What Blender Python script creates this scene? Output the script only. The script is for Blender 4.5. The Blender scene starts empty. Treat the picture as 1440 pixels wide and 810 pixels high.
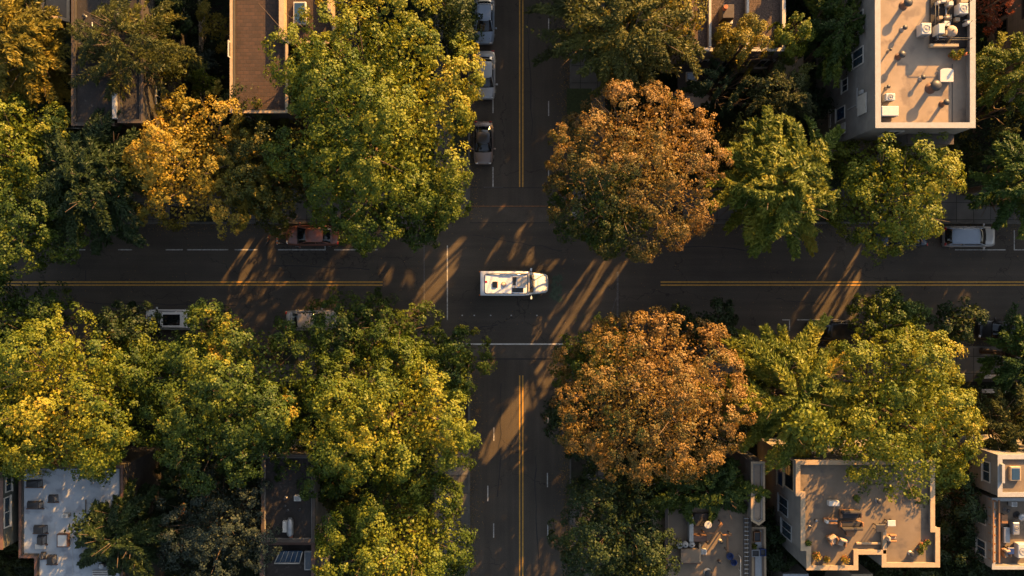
import bpy, bmesh, math, random
import numpy as np
from mathutils import Vector, Matrix

# ------------------------------------------------------------------ camera, sky, sun, exposure
CAM_H = 72.0                       # metres above the street
PPM = 16.0                         # photo pixels per metre at street level (1440 wide)
SUN_AZ = Vector((0.56, 0.83)).normalized()
SUN_EL = math.radians(19.5)
SUN_DIR = Vector((SUN_AZ.x*math.cos(SUN_EL), SUN_AZ.y*math.cos(SUN_EL), math.sin(SUN_EL)))

scene = bpy.context.scene
cam_d = bpy.data.cameras.new('camera'); cam = bpy.data.objects.new('camera', cam_d)
scene.collection.objects.link(cam); scene.camera = cam
cam.location = (0, 0, CAM_H)
cam_d.sensor_width = 36; cam_d.lens = 36/(2*(45/CAM_H)); cam_d.clip_end = 1000; cam_d.clip_start = 0.5

world = bpy.data.worlds.new('World'); scene.world = world; world.use_nodes = True
wn = world.node_tree.nodes; wl = world.node_tree.links
sky = wn.new('ShaderNodeTexSky'); sky.sky_type = 'NISHITA'; sky.sun_disc = False
sky.sun_elevation = SUN_EL; sky.sun_rotation = math.atan2(SUN_AZ.x, SUN_AZ.y)
sky.dust_density = 3.0; sky.ozone_density = 0.6
bg = wn['Background']; bg.inputs['Strength'].default_value = 0.060
hs = wn.new('ShaderNodeHueSaturation'); hs.inputs['Saturation'].default_value = 0.68      # less saturated sky, keeps the shade neutral
wl.new(sky.outputs[0], hs.inputs['Color']); wl.new(hs.outputs[0], bg.inputs['Color'])

sun_d = bpy.data.lights.new('sun', 'SUN'); sun = bpy.data.objects.new('sun', sun_d)
scene.collection.objects.link(sun)
sun_d.energy = 5.0; sun_d.angle = math.radians(0.6); sun_d.color = (1.0, 0.51, 0.14)
sun.rotation_euler = (-SUN_DIR).to_track_quat('-Z', 'Y').to_euler(); sun.location = (60, 80, 60)

scene.view_settings.view_transform = 'Standard'; scene.view_settings.look = 'None'
scene.view_settings.exposure = 2.08; scene.view_settings.gamma = 1.0
cy = scene.cycles
cy.max_bounces = 5; cy.diffuse_bounces = 3; cy.glossy_bounces = 2; cy.transmission_bounces = 3
cy.transparent_max_bounces = 4; cy.caustics_reflective = False; cy.caustics_refractive = False
cy.sample_clamp_indirect = 4.0

# ------------------------------------------------------------------ helpers
C = scene.collection
def P(px, py, h=0.0):
    """world x, y of the point at height h seen at photo pixel (px, py)"""
    s = (CAM_H-h)/CAM_H/PPM
    return ((px-720)*s, (405-py)*s)
def M(px, h=0.0): return px/PPM*(CAM_H-h)/CAM_H
def zx(Xw, px): return CAM_H*(1-PPM*Xw/(px-720))        # height on a wall x = Xw seen at column px
def zy(Yw, py): return CAM_H*(1-PPM*Yw/(405-py))

def tag(o, label=None, cat=None, group=None, kind=None):
    if label: o['label'] = label
    if cat: o['category'] = cat
    if group: o['group'] = group
    if kind: o['kind'] = kind
    return o
def thing(name, label, cat, loc=(0,0,0), rz=0, group=None):
    o = bpy.data.objects.new(name, None); C.objects.link(o)
    o.location = loc; o.rotation_euler = (0,0,rz); o.empty_display_size = 0.5
    return tag(o, label, cat, group)

class MB:
    def __init__(s): s.v=[]; s.f=[]; s.sm=[]
    def add(s, vs, fs, smooth=False):
        n=len(s.v); s.v += [tuple(v) for v in vs]
        s.f += [tuple(i+n for i in f) for f in fs]; s.sm += [smooth]*len(fs); return s
    def box(s, x0,x1,y0,y1,z0,z1, bev=0.0):
        if x0>x1: x0,x1=x1,x0
        if y0>y1: y0,y1=y1,y0
        if z0>z1: z0,z1=z1,z0
        if bev<=0:
            v=[(x0,y0,z0),(x1,y0,z0),(x1,y1,z0),(x0,y1,z0),(x0,y0,z1),(x1,y0,z1),(x1,y1,z1),(x0,y1,z1)]
            return s.add(v,[(0,3,2,1),(4,5,6,7),(0,1,5,4),(1,2,6,5),(2,3,7,6),(3,0,4,7)])
        b=min(bev,(x1-x0)*.45,(y1-y0)*.45,(z1-z0)*.45)
        v=[]
        for (z,i) in ((z0,b),(z0+b,0),(z1-b,0),(z1,b)):
            a0,a1,c0,c1=x0+i,x1-i,y0+i,y1-i
            k=b*.7 if i==0 else b*.35
            v+=[(a0+k,c0,z),(a1-k,c0,z),(a1,c0+k,z),(a1,c1-k,z),(a1-k,c1,z),(a0+k,c1,z),(a0,c1-k,z),(a0,c0+k,z)]
        f=[tuple(range(7,-1,-1)), tuple(range(24,32))]
        for r in range(3):
            for j in range(8):
                a=r*8+j; c=r*8+(j+1)%8; f.append((a,c,c+8,a+8))
        return s.add(v,f)
    def obox(s, p, q, w, z0, z1):
        """upright box along the ground line p-q, w wide"""
        p=Vector(p[:2]); q=Vector(q[:2]); d=(q-p).normalized(); n=Vector((-d.y,d.x))*w/2
        b=[p+n,p-n,q-n,q+n]
        return s.prism([(k.x,k.y) for k in b], z0, z1)
    def prism(s, poly, z0, z1, smooth=False):
        a=sum(poly[i][0]*poly[(i+1)%len(poly)][1]-poly[(i+1)%len(poly)][0]*poly[i][1] for i in range(len(poly)))
        if a<0: poly=poly[::-1]
        n=len(poly); v=[(x,y,z0) for x,y in poly]+[(x,y,z1) for x,y in poly]
        s.add(v,[(i,(i+1)%n,n+(i+1)%n,n+i) for i in range(n)],smooth)
        s.add(v,[tuple(range(n-1,-1,-1)),tuple(range(n,2*n))])
        return s
    def ring(s, outer, inner, z0, z1):
        n=len(outer)
        v=[(x,y,z0) for x,y in outer]+[(x,y,z1) for x,y in outer]+[(x,y,z0) for x,y in inner]+[(x,y,z1) for x,y in inner]
        f=[]
        for i in range(n):
            j=(i+1)%n
            f+=[(i,j,n+j,n+i),(2*n+j,2*n+i,3*n+i,3*n+j),(n+i,n+j,3*n+j,3*n+i),(j,i,2*n+i,2*n+j)]
        return s.add(v,f)
    def tube(s, pts, rad, n=8, caps=True):
        pts=[Vector(p) for p in pts]
        if not isinstance(rad,(list,tuple)): rad=[rad]*len(pts)
        v=[]; f=[]; up=None
        for i,p in enumerate(pts):
            d=(pts[min(i+1,len(pts)-1)]-pts[max(i-1,0)]).normalized()
            if up is None: up=Vector((0,0,1)) if abs(d.z)<.9 else Vector((1,0,0))
            a=d.cross(up)
            if a.length<1e-4: a=d.cross(Vector((0,1,0)))
            a.normalize(); b=a.cross(d).normalized(); up=b
            for k in range(n):
                t=2*math.pi*k/n; v.append(p+(a*math.cos(t)+b*math.sin(t))*rad[i])
        for i in range(len(pts)-1):
            for k in range(n):
                f.append((i*n+k,i*n+(k+1)%n,(i+1)*n+(k+1)%n,(i+1)*n+k))
        s.add(v,f,True)
        if caps: s.add(v,[tuple(range(n-1,-1,-1)),tuple(range(len(v)-n,len(v)))])
        return s
    def cyl(s, x,y,z0,z1,r,n=16,r2=None):
        return s.tube([(x,y,z0),(x,y,z1)],[r,r if r2 is None else r2],n)
    def lathe(s, x,y,prof,n=20):
        v=[]; f=[]
        for r,z in prof:
            for k in range(n):
                t=2*math.pi*k/n; v.append((x+r*math.cos(t),y+r*math.sin(t),z))
        for i in range(len(prof)-1):
            for k in range(n): f.append((i*n+k,i*n+(k+1)%n,(i+1)*n+(k+1)%n,(i+1)*n+k))
        s.add(v,f,True); s.add(v,[tuple(range(n-1,-1,-1)),tuple(range(len(v)-n,len(v)))]); return s
    def loft(s, rings, closed=True, cap=True, smooth=True):
        n=len(rings[0]); v=[p for r in rings for p in r]; f=[]
        for i in range(len(rings)-1):
            for k in range(n if closed else n-1):
                f.append((i*n+k,i*n+(k+1)%n,(i+1)*n+(k+1)%n,(i+1)*n+k))
        s.add(v,f,smooth)
        if cap: s.add(v,[tuple(range(n-1,-1,-1)),tuple(range(len(v)-n,len(v)))])
        return s
    def quad(s,a,b,c,d): return s.add([a,b,c,d],[(0,1,2,3)])
    def slab(s,a,b,c,d,t):
        """thick panel: quad a b c d pushed back by t along its normal"""
        A,B,Cc,D=[Vector(q) for q in (a,b,c,d)]; n=(B-A).cross(D-A).normalized()*t
        return s.add([A,B,Cc,D,A-n,B-n,Cc-n,D-n],[(0,1,2,3),(7,6,5,4),(0,4,5,1),(1,5,6,2),(2,6,7,3),(3,7,4,0)])
    def build(s, name, mat, parent=None, tri=False):
        me=bpy.data.meshes.new(name); me.from_pydata([tuple(v) for v in s.v],[],s.f)
        me.polygons.foreach_set('use_smooth', s.sm)
        bm=bmesh.new(); bm.from_mesh(me); bmesh.ops.remove_doubles(bm,verts=bm.verts,dist=1e-5)
        bmesh.ops.recalc_face_normals(bm,faces=bm.faces); bm.to_mesh(me); bm.free()
        me.materials.append(mat)
        o=bpy.data.objects.new(name,me); C.objects.link(o)
        if parent: o.parent=parent
        return o
def solo(o, label, cat, group=None): return tag(o,label,cat,group)
def structure(o): o['kind']='structure'; return o

def offset(poly, d):
    """move every edge of a polygon inwards by d (mitred)"""
    n=len(poly); a=sum(poly[i][0]*poly[(i+1)%n][1]-poly[(i+1)%n][0]*poly[i][1] for i in range(n))
    sg=1 if a>0 else -1; out=[]
    for i in range(n):
        p0=Vector(poly[i-1]); p1=Vector(poly[i]); p2=Vector(poly[(i+1)%n])
        e1=(p1-p0).normalized(); e2=(p2-p1).normalized()
        n1=Vector((-e1.y,e1.x))*sg; n2=Vector((-e2.y,e2.x))*sg
        m=n1+n2; m=m/max(.3,m.dot(n1)) if m.length>1e-6 else n1
        q=p1+m*d; out.append((q.x,q.y))
    return out

# ------------------------------------------------------------------ materials
def mat(name, col, rough=.8, metal=0.0, var=0.0, scale=1.0, bump=0.0, bscale=8.0, spec=.5, coat=0.0, stains=None, stretch=None):
    m=bpy.data.materials.new(name); m.use_nodes=True; nt=m.node_tree; N=nt.nodes; L=nt.links
    b=N['Principled BSDF']; b.inputs['Roughness'].default_value=rough; b.inputs['Metallic'].default_value=metal
    b.inputs['Specular IOR Level'].default_value=spec; b.inputs['Coat Weight'].default_value=coat
    b.inputs['Coat Roughness'].default_value=.05
    b.inputs['Base Color'].default_value=(*col,1)
    g=N.new('ShaderNodeNewGeometry'); src=g.outputs['Position']
    if stretch:
        mp=N.new('ShaderNodeMapping'); mp.inputs['Scale'].default_value=stretch; L.new(src,mp.inputs[0]); src=mp.outputs[0]
    last=None
    if var:
        n=N.new('ShaderNodeTexNoise'); n.inputs['Scale'].default_value=scale; n.inputs['Detail'].default_value=6; n.inputs['Roughness'].default_value=.65
        L.new(src,n.inputs['Vector'])
        r=N.new('ShaderNodeValToRGB'); r.color_ramp.elements[0].position=.3; r.color_ramp.elements[1].position=.7
        r.color_ramp.elements[0].color=(*[max(0,c*(1-var)) for c in col],1); r.color_ramp.elements[1].color=(*[min(1,c*(1+var)) for c in col],1)
        L.new(n.outputs[0],r.inputs[0]); last=r.outputs[0]
    if stains:
        scol,sscale,lo,hi=stains
        n=N.new('ShaderNodeTexNoise'); n.inputs['Scale'].default_value=sscale; n.inputs['Detail'].default_value=4
        L.new(g.outputs['Position'],n.inputs['Vector'])
        mr=N.new('ShaderNodeMapRange'); mr.inputs['From Min'].default_value=lo; mr.inputs['From Max'].default_value=hi
        L.new(n.outputs[0],mr.inputs['Value'])
        mx=N.new('ShaderNodeMix'); mx.data_type='RGBA'; L.new(mr.outputs[0],mx.inputs['Factor'])
        if last: L.new(last,mx.inputs[6])
        else: mx.inputs[6].default_value=(*col,1)
        mx.inputs[7].default_value=(*scol,1); last=mx.outputs[2]
    if last: L.new(last,b.inputs['Base Color'])
    if bump:
        n2=N.new('ShaderNodeTexNoise'); n2.inputs['Scale'].default_value=bscale; n2.inputs['Detail'].default_value=5
        L.new(g.outputs['Position'],n2.inputs['Vector'])
        bp=N.new('ShaderNodeBump'); bp.inputs['Strength'].default_value=bump; bp.inputs['Distance'].default_value=.03
        L.new(n2.outputs[0],bp.inputs['Height']); L.new(bp.outputs[0],b.inputs['Normal'])
    return m

def brick_mat(name, c1, c2, mortar, w, h, msize=.02, rough=.9, plane='xy', offset=.5):
    m=mat(name,c1,rough); nt=m.node_tree; N=nt.nodes; L=nt.links; b=N['Principled BSDF']
    g=N.new('ShaderNodeNewGeometry'); br=N.new('ShaderNodeTexBrick'); br.inputs['Scale'].default_value=1
    sx=N.new('ShaderNodeSeparateXYZ'); cx=N.new('ShaderNodeCombineXYZ'); L.new(g.outputs['Position'],sx.inputs[0])
    if plane=='xy': L.new(sx.outputs[0],cx.inputs[0]); L.new(sx.outputs[1],cx.inputs[1])
    else:
        ad=N.new('ShaderNodeMath'); ad.operation='ADD'; L.new(sx.outputs[0],ad.inputs[0]); L.new(sx.outputs[1],ad.inputs[1])
        L.new(ad.outputs[0],cx.inputs[0]); L.new(sx.outputs[2],cx.inputs[1])
    L.new(cx.outputs[0],br.inputs['Vector'])
    br.inputs['Color1'].default_value=(*c1,1); br.inputs['Color2'].default_value=(*c2,1); br.inputs['Mortar'].default_value=(*mortar,1)
    br.inputs['Brick Width'].default_value=w; br.inputs['Row Height'].default_value=h; br.inputs['Mortar Size'].default_value=msize
    br.offset=offset
    n=N.new('ShaderNodeTexNoise'); n.inputs['Scale'].default_value=.9; n.inputs['Detail'].default_value=6; L.new(g.outputs['Position'],n.inputs['Vector'])
    mr=N.new('ShaderNodeMapRange'); mr.inputs['To Min'].default_value=.55; mr.inputs['To Max'].default_value=1.45; L.new(n.outputs[0],mr.inputs[0])
    mx=N.new('ShaderNodeMix'); mx.data_type='RGBA'; mx.blend_type='MULTIPLY'; mx.inputs[0].default_value=1
    L.new(br.outputs['Color'],mx.inputs[6]); L.new(mr.outputs[0],mx.inputs[7]); L.new(mx.outputs[2],b.inputs['Base Color'])
    bp=N.new('ShaderNodeBump'); bp.inputs['Strength'].default_value=.6; bp.inputs['Distance'].default_value=.02; bp.invert=True
    L.new(br.outputs['Fac'],bp.inputs['Height']); L.new(bp.outputs[0],b.inputs['Normal'])
    return m

def asphalt_mat(name, base, lanes=None):
    m=mat(name,(base,base*.97,base*.93),.85,var=0); nt=m.node_tree; N=nt.nodes; L=nt.links; b=N['Principled BSDF']
    g=N.new('ShaderNodeNewGeometry'); pos=g.outputs['Position']
    def noise(sc,det=5,stretch=None):
        n=N.new('ShaderNodeTexNoise'); n.inputs['Scale'].default_value=sc; n.inputs['Detail'].default_value=det; n.inputs['Roughness'].default_value=.6
        if stretch:
            mp=N.new('ShaderNodeMapping'); mp.inputs['Scale'].default_value=stretch; L.new(pos,mp.inputs[0]); L.new(mp.outputs[0],n.inputs['Vector'])
        else: L.new(pos,n.inputs['Vector'])
        return n.outputs[0]
    def rng_(src,a,c,lo=.25,hi=.75):
        r=N.new('ShaderNodeMapRange'); r.inputs['From Min'].default_value=lo; r.inputs['From Max'].default_value=hi
        r.inputs['To Min'].default_value=a; r.inputs['To Max'].default_value=c; L.new(src,r.inputs[0]); return r.outputs[0]
    def mul(a,c):
        k=N.new('ShaderNodeMath'); k.operation='MULTIPLY'; L.new(a,k.inputs[0]); L.new(c,k.inputs[1]); return k.outputs[0]
    v=mul(rng_(noise(.18,6),.66,1.34),rng_(noise(14,3),.7,1.3))
    v=mul(v,rng_(noise(1.0,4,lanes or (1,1,1)),.74,1.26))
    # cracks
    vo=N.new('ShaderNodeTexVoronoi'); vo.feature='DISTANCE_TO_EDGE'; vo.inputs['Scale'].default_value=.16
    wob=N.new('ShaderNodeTexNoise'); wob.inputs['Scale'].default_value=.9; wob.inputs['Detail'].default_value=5; L.new(pos,wob.inputs['Vector'])
    va=N.new('ShaderNodeVectorMath'); va.operation='SCALE'; va.inputs['Scale'].default_value=2.2; L.new(wob.outputs['Color'],va.inputs[0])
    vb=N.new('ShaderNodeVectorMath'); L.new(pos,vb.inputs[0]); L.new(va.outputs[0],vb.inputs[1]); L.new(vb.outputs[0],vo.inputs['Vector'])
    cr=rng_(vo.outputs['Distance'],.35,1.0,0.0,.008)
    msk=rng_(noise(.12,3),0.0,1.0,.42,.5)
    mx=N.new('ShaderNodeMix'); L.new(msk,mx.inputs[0]); mx.inputs[2].default_value=1.0; L.new(cr,mx.inputs[3])
    v=mul(v,mx.outputs[0])
    mc=N.new('ShaderNodeMix'); mc.data_type='RGBA'; mc.blend_type='MULTIPLY'; mc.inputs[0].default_value=1
    mc.inputs[6].default_value=(base*1.03,base*.84,base*.64,1); L.new(v,mc.inputs[7]); L.new(mc.outputs[2],b.inputs['Base Color'])
    bp=N.new('ShaderNodeBump'); bp.inputs['Strength'].default_value=.35; bp.inputs['Distance'].default_value=.02
    L.new(noise(30,3),bp.inputs['Height']); L.new(bp.outputs[0],b.inputs['Normal'])
    return m

def paint_mark(name, col, wear=.5):
    """road paint worn through to the asphalt in patches"""
    m=mat(name,col,.7); nt=m.node_tree; N=nt.nodes; L=nt.links; b=N['Principled BSDF']
    g=N.new('ShaderNodeNewGeometry'); n=N.new('ShaderNodeTexNoise'); n.inputs['Scale'].default_value=3.5; n.inputs['Detail'].default_value=8; n.inputs['Roughness'].default_value=.75
    L.new(g.outputs['Position'],n.inputs['Vector'])
    r=N.new('ShaderNodeMapRange'); r.inputs['From Min'].default_value=.5-wear*.2; r.inputs['From Max'].default_value=.62
    r.inputs['To Min'].default_value=0; r.inputs['To Max'].default_value=wear; L.new(n.outputs[0],r.inputs[0])
    mx=N.new('ShaderNodeMix'); mx.data_type='RGBA'; L.new(r.outputs[0],mx.inputs[0]); mx.inputs[6].default_value=(*col,1); mx.inputs[7].default_value=(.03,.028,.026,1)
    L.new(mx.outputs[2],b.inputs['Base Color']); return m

def leaf_mat(name, ramp, trans=.27):
    m=bpy.data.materials.new(name); m.use_nodes=True; nt=m.node_tree; N=nt.nodes; L=nt.links
    b=N['Principled BSDF']; b.inputs['Roughness'].default_value=.55; b.inputs['Specular IOR Level'].default_value=.25
    at=N.new('ShaderNodeAttribute'); at.attribute_name='tint'
    r=N.new('ShaderNodeValToRGB'); cr=r.color_ramp
    cr.elements[0].position=ramp[0][0]; cr.elements[0].color=(*ramp[0][1],1)
    cr.elements[1].position=ramp[-1][0]; cr.elements[1].color=(*ramp[-1][1],1)
    for p,c in ramp[1:-1]:
        e=cr.elements.new(p); e.color=(*c,1)
    L.new(at.outputs['Fac'],r.inputs[0]); L.new(r.outputs[0],b.inputs['Base Color'])
    t=N.new('ShaderNodeBsdfTranslucent'); mx=N.new('ShaderNodeMix'); mx.data_type='RGBA'; mx.blend_type='MULTIPLY'; mx.inputs[0].default_value=1
    L.new(r.outputs[0],mx.inputs[6]); mx.inputs[7].default_value=(1.5,1.35,.5,1); L.new(mx.outputs[2],t.inputs[0])
    ms=N.new('ShaderNodeMixShader'); ms.inputs[0].default_value=trans; L.new(b.outputs[0],ms.inputs[1]); L.new(t.outputs[0],ms.inputs[2])
    L.new(ms.outputs[0],N['Material Output'].inputs['Surface']); return m

MT={}
MT['asphalt_ew']=asphalt_mat('asphalt_east_west',.060,(.05,1.2,1))
MT['asphalt_ns']=asphalt_mat('asphalt_north_south',.062,(1.2,.05,1))
MT['tar']=mat('tar_seam',(.012,.012,.012),.6)
MT['patch']=asphalt_mat('asphalt_repair',.078)
MT['yellow']=paint_mark('yellow_road_paint',(.66,.36,.05),.4)
MT['white']=paint_mark('white_road_paint',(.6,.58,.54),.7)
MT['orangeline']=paint_mark('dull_orange_road_paint',(.30,.13,.04),.7)
MT['freshwhite']=paint_mark('crossing_road_paint',(.72,.69,.63),.4)
MT['oldwhite']=paint_mark('faded_road_paint',(.17,.16,.15),.9)
MT['greenpaint']=mat('faded_green_stain',(.05,.07,.045),.9,var=.5,scale=3)
MT['kerb']=mat('kerb_concrete',(.10,.095,.085),.9,var=.3,scale=2,bump=.3)
MT['walk']=brick_mat('pavement_slabs',(.085,.08,.072),(.10,.093,.083),(.03,.028,.025),1.5,1.5,.03,offset=0)
MT['pad']=brick_mat('driveway_slabs',(.16,.15,.13),(.14,.13,.12),(.05,.045,.04),1.9,1.3,.03,offset=0)
MT['soil']=mat('dark_soil',(.022,.018,.012),.95,var=.6,scale=1.3,bump=.8,bscale=5,stains=((.02,.028,.01),.5,.45,.6))
MT['grass']=mat('tree_pit_grass',(.035,.05,.015),.95,var=.5,scale=6,bump=.8,bscale=20)
MT['bark']=mat('bark',(.09,.062,.04),.9,var=.4,scale=4,bump=.8,bscale=12)
MT['tyre']=mat('tyre_rubber',(.012,.012,.012),.8)
MT['rim']=mat('alloy_rim',(.45,.45,.45),.3,metal=.9)
MT['glass']=mat('dark_car_glass',(.008,.01,.012),.06,spec=.8)
MT['glassblue']=mat('window_glass',(.03,.045,.06),.08,spec=.9)
MT['plastic']=mat('black_trim',(.012,.012,.013),.5)
MT['lamp']=mat('lamp_lens',(.6,.6,.6),.1,coat=1)
MT['redlens']=mat('red_tail_lens',(.35,.012,.01),.15,coat=1)
MT['orangelens']=mat('orange_lens',(.6,.15,.02),.2,coat=1)
MT['chrome']=mat('chrome',(.6,.6,.6),.15,metal=1)
MT['wood']=mat('weathered_wood',(.22,.11,.05),.8,var=.35,scale=5,stretch=(1,8,1))
MT['woodgrey']=mat('grey_boards',(.14,.12,.10),.85,var=.3,scale=4)
MT['steel']=mat('galvanised_steel',(.32,.33,.34),.45,metal=.6,var=.15,scale=3)
MT['acwhite']=mat('unit_casing',(.47,.46,.43),.5,var=.08,scale=3)
MT['dark']=mat('dark_metal',(.03,.03,.032),.5)
MT['terracotta']=mat('terracotta',(.45,.13,.05),.8,var=.2,scale=8)
MT['blue']=mat('blue_plastic',(.015,.035,.13),.4)
MT['bluepanel']=mat('blue_glass_panel',(.02,.05,.1),.12,spec=.8)
MT['fabric']=mat('outdoor_cushion',(.35,.27,.2),.9,var=.1,scale=5)
MT['fabricdark']=mat('dark_outdoor_cushion',(.03,.028,.03),.9)
MT['leafpot']=mat('pot_plant_leaf',(.06,.09,.02),.7,var=.4,scale=10)
# ------------------------------------------------------------------ sun gaps
# Leaves are cut from the crowns so the sun lights chosen spots: each gap is a shaft along the sun's direction (px, py of its
# foot, length and width on the surface in metres, height of that surface)
rg=np.random.default_rng(5)
SHAFTS=[]     # x, y, half length, half width, z
def shaft(px,py,L,W,z=0): 
    x,y=P(px,py,z); SHAFTS.append((x,y,L/2,W/2,z))
def fan(px,py,L,W,n,z=0,thin=.34):
    for _ in range(n):
        a=rg.uniform(-.5,.5)*W; c=rg.uniform(-.42,.42)*L
        x,y=P(px,py,z); x+=SUN_AZ.x*c-SUN_AZ.y*a; y+=SUN_AZ.y*c+SUN_AZ.x*a
        SHAFTS.append((x,y,L*rg.uniform(.12,.34),thin*rg.uniform(.4,1.1)/2+.05,z))
fan(822,410,10,3.4,13,0,.34); shaft(838,385,6,.45); shaft(808,440,7,.4); shaft(852,400,5,.3)                      # east side of the junction
shaft(613,394,9.5,1.35); shaft(597,425,6,1.2); fan(602,410,8.5,2.3,4)
fan(335,372,4.6,1.9,9); shaft(318,376,2.8,.8); shaft(283,462,4.0,1.3)
fan(545,382,2.4,.8,4)
fan(1072,395,8.0,2.2,12,thin=.5); fan(1185,405,9.0,4.4,15,thin=.42); shaft(1215,378,6,.8); shaft(1165,438,4,.8); fan(1130,390,6,2,8)
shaft(718,592,9.0,1.15); fan(712,605,9.5,1.9,9); fan(752,548,4,1.5,6)
fan(706,340,4,2.6,4,thin=.2); fan(690,300,3,2,2,thin=.2)
fan(1395,296,2.2,.9,3)
fan(640,700,4,1.5,4); fan(450,690,3.5,1.3,8,0); shaft(452,690,4,1.2)

for vx_ in (682,694,706,718,730,742,754,764):
    for vy_ in (387,399,410): shaft(vx_,vy_,1.1,.75,2.85)
for vx_ in (752,759,766):
    for vy_ in (388,398,408): shaft(vx_,vy_,.9,.6,1.2)

# roofs
fan(1290,95,13,6.5,46,12,.6); shaft(1275,150,8,2.4,12); shaft(1250,95,7,1.4,12); shaft(1315,150,7,1.5,12); shaft(1268,20,9,1.0,12); fan(1330,40,7,3.5,16,12,.5)
fan(1195,770,7,4,12,10,.7); shaft(1222,755,9,3.2,10); shaft(1285,765,7,2.6,10); shaft(1180,795,7,2.0,10); fan(1280,740,6,4,12,10,.6); shaft(1312,720,5,1.2,10)
shaft(365,110,7,3.2,10); shaft(350,130,6,2.0,10); shaft(327,95,7,1.0,10); shaft(398,25,5,.9,10); shaft(370,20,3,1,10)
fan(1000,30,8,7,12,7,.5); fan(1080,30,7,4,6,7,.4); fan(1000,745,4,2.5,10,7,.5)
fan(75,22,3,2.5,8,9,.5); shaft(1062,745,3,1,8)
SH=np.array(SHAFTS)
SD=np.array(SUN_DIR); SAZ=np.array(SUN_AZ)
def in_gap(p,margin=.05):
    """True where a leaf at p would stand in one of the shafts"""
    hit=np.zeros(len(p),bool)
    if not len(p): return hit
    c0=p.mean(0); rad=np.sqrt(((p-c0)**2).sum(1).max())
    for x,y,hl,hw,z in SH:
        e=c0-np.array([x,y,z]); al=e@SD
        if math.sqrt(max(0,e@e-al*al))>rad+hl+hw: continue
        dz=p[:,2]-z
        qx=p[:,0]-SD[0]/SD[2]*dz-x; qy=p[:,1]-SD[1]/SD[2]*dz-y
        a=qx*SAZ[0]+qy*SAZ[1]; c=np.abs(-qx*SAZ[1]+qy*SAZ[0])
        w=hw*np.sqrt(np.clip(1-(a/hl)**2,0,1))
        hit|=(dz>.3)&(np.abs(a)<hl)&(c<w+margin)
    return hit

# ------------------------------------------------------------------ foliage
def leaf_mesh(name, c, n, t, ln, wd, tint, material, parent=None, loc=(0,0,0)):
    """c centres (world), n normals, t long axis -> one mesh of diamond leaf sprays"""
    keep=~in_gap(c,float(np.mean(ln))*.4); c,n,t,ln,wd,tint=c[keep],n[keep],t[keep],ln[keep],wd[keep],tint[keep]
    n=n/np.linalg.norm(n,axis=1,keepdims=True)
    t=t-n*np.sum(n*t,axis=1,keepdims=True); t/=np.maximum(np.linalg.norm(t,axis=1,keepdims=True),1e-6)
    b=np.cross(n,t); N=len(c)
    v=np.empty((N,4,3),np.float32); L=(ln/2)[:,None]; W=(wd/2)[:,None]
    cc=c-np.array(loc)
    v[:,0]=cc-t*L; v[:,1]=cc-t*L*.15+b*W+n*L*.18; v[:,2]=cc+t*L; v[:,3]=cc-t*L*.15-b*W+n*L*.18
    me=bpy.data.meshes.new(name); me.vertices.add(4*N); me.loops.add(4*N); me.polygons.add(N)
    me.vertices.foreach_set('co',v.ravel()); me.loops.foreach_set('vertex_index',np.arange(4*N,dtype=np.int32))
    me.polygons.foreach_set('loop_start',np.arange(0,4*N,4,dtype=np.int32)); me.polygons.foreach_set('loop_total',np.full(N,4,np.int32))
    a=me.attributes.new('tint','FLOAT','POINT'); a.data.foreach_set('value',np.repeat(tint,4).astype(np.float32))
    me.update(calc_edges=True); me.materials.append(material)
    o=bpy.data.objects.new(name,me); C.objects.link(o)
    if parent: o.parent=parent
    return o
def unit(v): return v/np.maximum(np.linalg.norm(v,axis=-1,keepdims=True),1e-9)
def lowfreq(p,rng,sc):
    out=np.zeros(len(p))
    for _ in range(5):
        k=unit(rng.normal(size=3))*sc*rng.uniform(.5,1.6); out+=np.sin(p@k+rng.uniform(0,6.28))
    return out/5

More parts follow.
